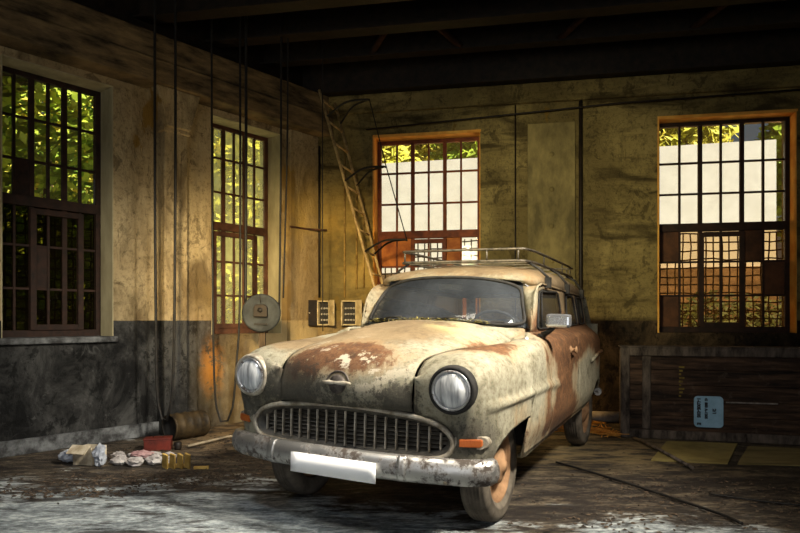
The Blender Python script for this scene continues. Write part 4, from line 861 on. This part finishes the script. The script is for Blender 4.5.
# drum
dr_ = thing('metal_drum', 'small dark metal drum lying on its side by the pilaster', 'drum', (-2.02, 6.10, 0))
dmat = simple('dark_olive_drum', (.012, .009, .006), (.075, .05, .022), 9, .6, .3)
ax = Vector((.60, .80, 0)).normalized(); c = Vector((-.12, -.17, .128))
pr = [(.108, .0), (.124, .0), (.127, .012), (.122, .02)]
for h in (.09, .18, .27): pr += [(.122, h-.012), (.128, h), (.122, h+.012)]
pr += [(.122, .35), (.127, .358), (.124, .37), (.0, .365)]
mb = MB(); mb.lathe(pr, c, ax, 32); mb.build('shell', dmat, dr_)
mb = MB(); mb.lathe([(.0, .06), (.110, .06), (.108, 0)], c, ax, 32); mb.build('inner_liner', BLK, dr_)
mb = MB(); e = c+ax*.37; mb.tube(cr([tuple(e+Vector((0, 0, .07))), tuple(e+ax*.05+Vector((0, 0, .04))), tuple(e+ax*.055+Vector((0, 0, -.05))), tuple(e+Vector((0, 0, -.08)))], 12), .007, 6); mb.build('handle', BLK, dr_)
# litter along the left wall
RED = simple('scuffed_red_paint', (.05, .008, .005), (.14, .02, .011), 9, .6)
rb = thing('toolbox', 'small red metal box lying by the left wall', 'box', (-2.10, 5.56, 0), R(12))
mb = MB(); mb.box((0, 0, .045), (.22, .13, .09)); mb.build('body', RED, rb, bevel=.006)
mb = MB(); mb.box((0, 0, .098), (.228, .138, .018)); mb.build('lid', RED, rb, bevel=.005)
mb = MB(); mb.tube([(-.04, 0, .107), (-.035, 0, .122), (.035, 0, .122), (.04, 0, .107)], .004, 6); mb.build('handle', BLK, rb)
mb = MB(); mb.lathe([(.0, 0), (.028, 0), (.032, .01), (.032, .06), (.024, .066), (0, .067)], (-1.93, 5.56, .001), (0, 0, 1), 16); tag(mb.build('tin_can', M['black_steel']), 'small dark tin beside the red box', 'can')
cb = thing('carton', 'battered pale carton standing open at the left wall', 'box', (-2.46, 4.96, 0), R(-14))
CBM = simple('stained_carton', (.30, .24, .15), (.62, .55, .42), 9, .85)
mb = MB(); mb.box((0, .0, .07), (.17, .012, .14), (R(6), 0, 0)); mb.build('front_panel', CBM, cb)
mb = MB(); mb.box((-.083, .08, .065), (.010, .16, .13)); mb.build('side_panel', CBM, cb)
mb = MB(); mb.box((.083, .08, .065), (.010, .16, .13)); mb.build('side_panel', CBM, cb)
mb = MB(); mb.box((0, .16, .065), (.17, .010, .13)); mb.build('back_panel', CBM, cb)
mb = MB(); mb.box((0, .08, .006), (.16, .16, .010)); mb.build('bottom_panel', CBM, cb)
mb = MB(); mb.box((0, -.045, .128), (.165, .09, .006), (R(38), 0, 0)); mb.build('flap', CBM, cb)
def crumple(name, c, r, mat, label, cat, group=None, seed=0, ico=3):
    bm = bmesh.new(); bmesh.ops.create_icosphere(bm, subdivisions=ico, radius=1); rn = random.Random(seed)
    me = bpy.data.meshes.new(name); of = Vector((seed*3.1, seed, 0)); zs = []
    for v in bm.verts:
        p = v.co.copy(); k = 1+.38*mnoise.noise(p*2.1+of)+.22*mnoise.noise(p*5+of); v.co = Vector((p.x*r[0], p.y*r[1], p.z*r[2]))*k; zs.append(v.co.z)
    dz = -min(zs)
    for v in bm.verts: v.co.z += dz
    bm.to_mesh(me); bm.free(); me.materials.append(mat)
    o = bpy.data.objects.new(name, me); COL.objects.link(o); o.location = c; return tag(o, label, cat, group)
BAG = simple('blue_grey_plastic', (.22, .24, .28), (.52, .55, .60), 10, .5); CLO = simple('dirty_white_cloth', (.16, .14, .13), (.50, .47, .45), 11, .9); CLP = simple('faded_pink_cloth', (.20, .10, .10), (.42, .27, .26), 11, .9)
crumple('plastic_bag', (-2.30, 4.90, 0), (.045, .045, .085), BAG, 'upright pale blue plastic bag right of the battered carton', 'bag', None, 3)
crumple('plastic_bag', (-2.62, 5.04, 0), (.06, .05, .045), BAG, 'crumpled pale bag left of the battered carton, against the wall', 'bag', None, 4)
rag_spots = [(-2.18, 4.97, .066), (-2.04, 4.93, .066), (-1.905, 4.97, .066), (-2.11, 5.11, .062), (-1.97, 5.12, .062), (-2.25, 5.12, .055), (-1.84, 5.10, .05), (-1.80, 4.96, .035)]
for i, (x, y, r_) in enumerate(rag_spots): crumple('rag', (x, y, 0), (r_, r_*.75, .034), CLO, 'crumpled dirty white rag in the heap between carton and yellow slats', 'rag', 'white rags in the litter heap', 10+i)
crumple('rag', (-2.03, 5.03, .045), (.085, .055, .026), CLP, 'faded pink rag on top of the litter heap', 'rag', None, 30)
YW = simple('yellow_painted_wood', (.28, .17, .035), (.52, .35, .10), 12, .8)
wsb = thing('slat_bundle', 'bundle of short yellow wooden slats leaning together beside the rags', 'wood', (-1.69, 4.80, 0), R(-8))
for i in range(4):
    mb = MB(); mb.box((-.075+i*.052+(.006 if i > 1 else 0), .010*i, .064), (.049, .016, .122+.004*(i % 2)), (R(16), R(16), R(-14))); mb.build('slat', YW, wsb, bevel=.003)
mb = MB(); mb.box((-.02, .075, .014), (.16, .03, .028), (0, 0, R(4))); mb.build('cross_batten', YW, wsb, bevel=.003)
mb = MB(); mb.box((0, 0, .011), (.11, .030, .022), (0, 0, R(5))); o = mb.build('wood_offcut', YW, bevel=.004); o.location = (-1.50, 4.83, 0); tag(o, 'small yellow offcut lying right of the yellow slats', 'offcut')
mb = MB(); mb.tube([(-1.86, 5.60, .02), (-1.62, 6.0, .03), (-1.40, 6.28, .02)], .012, 7); tag(mb.build('pole', simple('pale_pole', (.14, .11, .07), (.32, .26, .17), 8, .7)), 'thin pale pole on the floor in front of the drum', 'pole')
mb = MB(); mb.box((-2.3, 6.58, .05), (.26, .16, .10), (0, 0, R(52))); tag(mb.build('brick_rubble', simple('brick_red', (.12, .05, .03), (.30, .13, .08), 9, .9), bevel=.012), 'dull red rubble block behind the drum at the pilaster', 'rubble')
# dirt and leaf scraps on the floor
rnd = random.Random(11); vs, fs = [], []
def scrap(x, y, s, hgt):
    a = rnd.uniform(0, 6.28); k = len(vs)
    for q in range(5): r_ = s*rnd.uniform(.5, 1.1); vs.append((x+r_*math.cos(a+q*1.256), y+r_*math.sin(a+q*1.256)*.6, hgt*rnd.uniform(.1, 1)))
    vs.append((x, y, hgt*1.1)); fs.extend([(k+q, k+(q+1) % 5, k+5) for q in range(5)])
for cx, cy, rx, ry, n in ((-2.0, 4.45, .55, .18, 420), (-1.4, 4.55, .6, .22, 420), (-2.2, 4.15, .5, .14, 300), (-1.2, 5.1, .5, .35, 260), (1.7, 4.2, .9, .55, 420), (2.4, 3.9, .5, .4, 220), (-2.25, 5.35, .3, .25, 200), (1.2, 3.5, .5, .25, 120), (-1.5, 5.9, .35, .3, 200)):
    for _ in range(n): scrap(rnd.gauss(cx, rx*.55), rnd.gauss(cy, ry*.6), rnd.uniform(.006, .024), rnd.uniform(.004, .014))
m_ = MB(); m_.add(vs, fs); o = m_.build('floor_debris', simple('dark_leaf_scraps', (.012, .009, .007), (.10, .07, .045), 18, .9), recalc=True); tag(o, 'dark dirt and leaf scraps scattered over the floor', 'debris', None, 'stuff')
# leaves gathered on the cowl under the wipers
vs, fs = [], []; rnd = random.Random(3); Mw = car.matrix_basis.copy(); 
import mathutils
Wm = Matrix.Translation((tx, ty, 0)) @ Matrix.Rotation(math.atan2(-cs, -sn), 4, 'Z')
for _ in range(420):
    y = rnd.uniform(-.52, .40); b = bot(y)+np.array((rnd.uniform(.0, .06), 0, rnd.uniform(.004, .028))); a = rnd.uniform(0, 6.28); l_ = rnd.uniform(.008, .028); d = np.array((math.cos(a)*.6, math.sin(a), rnd.uniform(-.2, .5)))*l_; e = np.array((-math.sin(a), math.cos(a)*.6, rnd.uniform(-.2, .3)))*l_*.35
    k = len(vs); vs += [tuple(Wm @ Vector(lean(b+q))) for q in (-d, e, d, -e)]; fs.append((k, k+1, k+2, k+3))
m_ = MB(); m_.add(vs, fs); o = m_.build('leaf_litter', simple('yellow_green_moss', (.06, .052, .014), (.27, .22, .05), 40, .9), recalc=False); tag(o, 'yellow green leaf litter lying along the base of the windscreen', 'leaves', None, 'stuff')
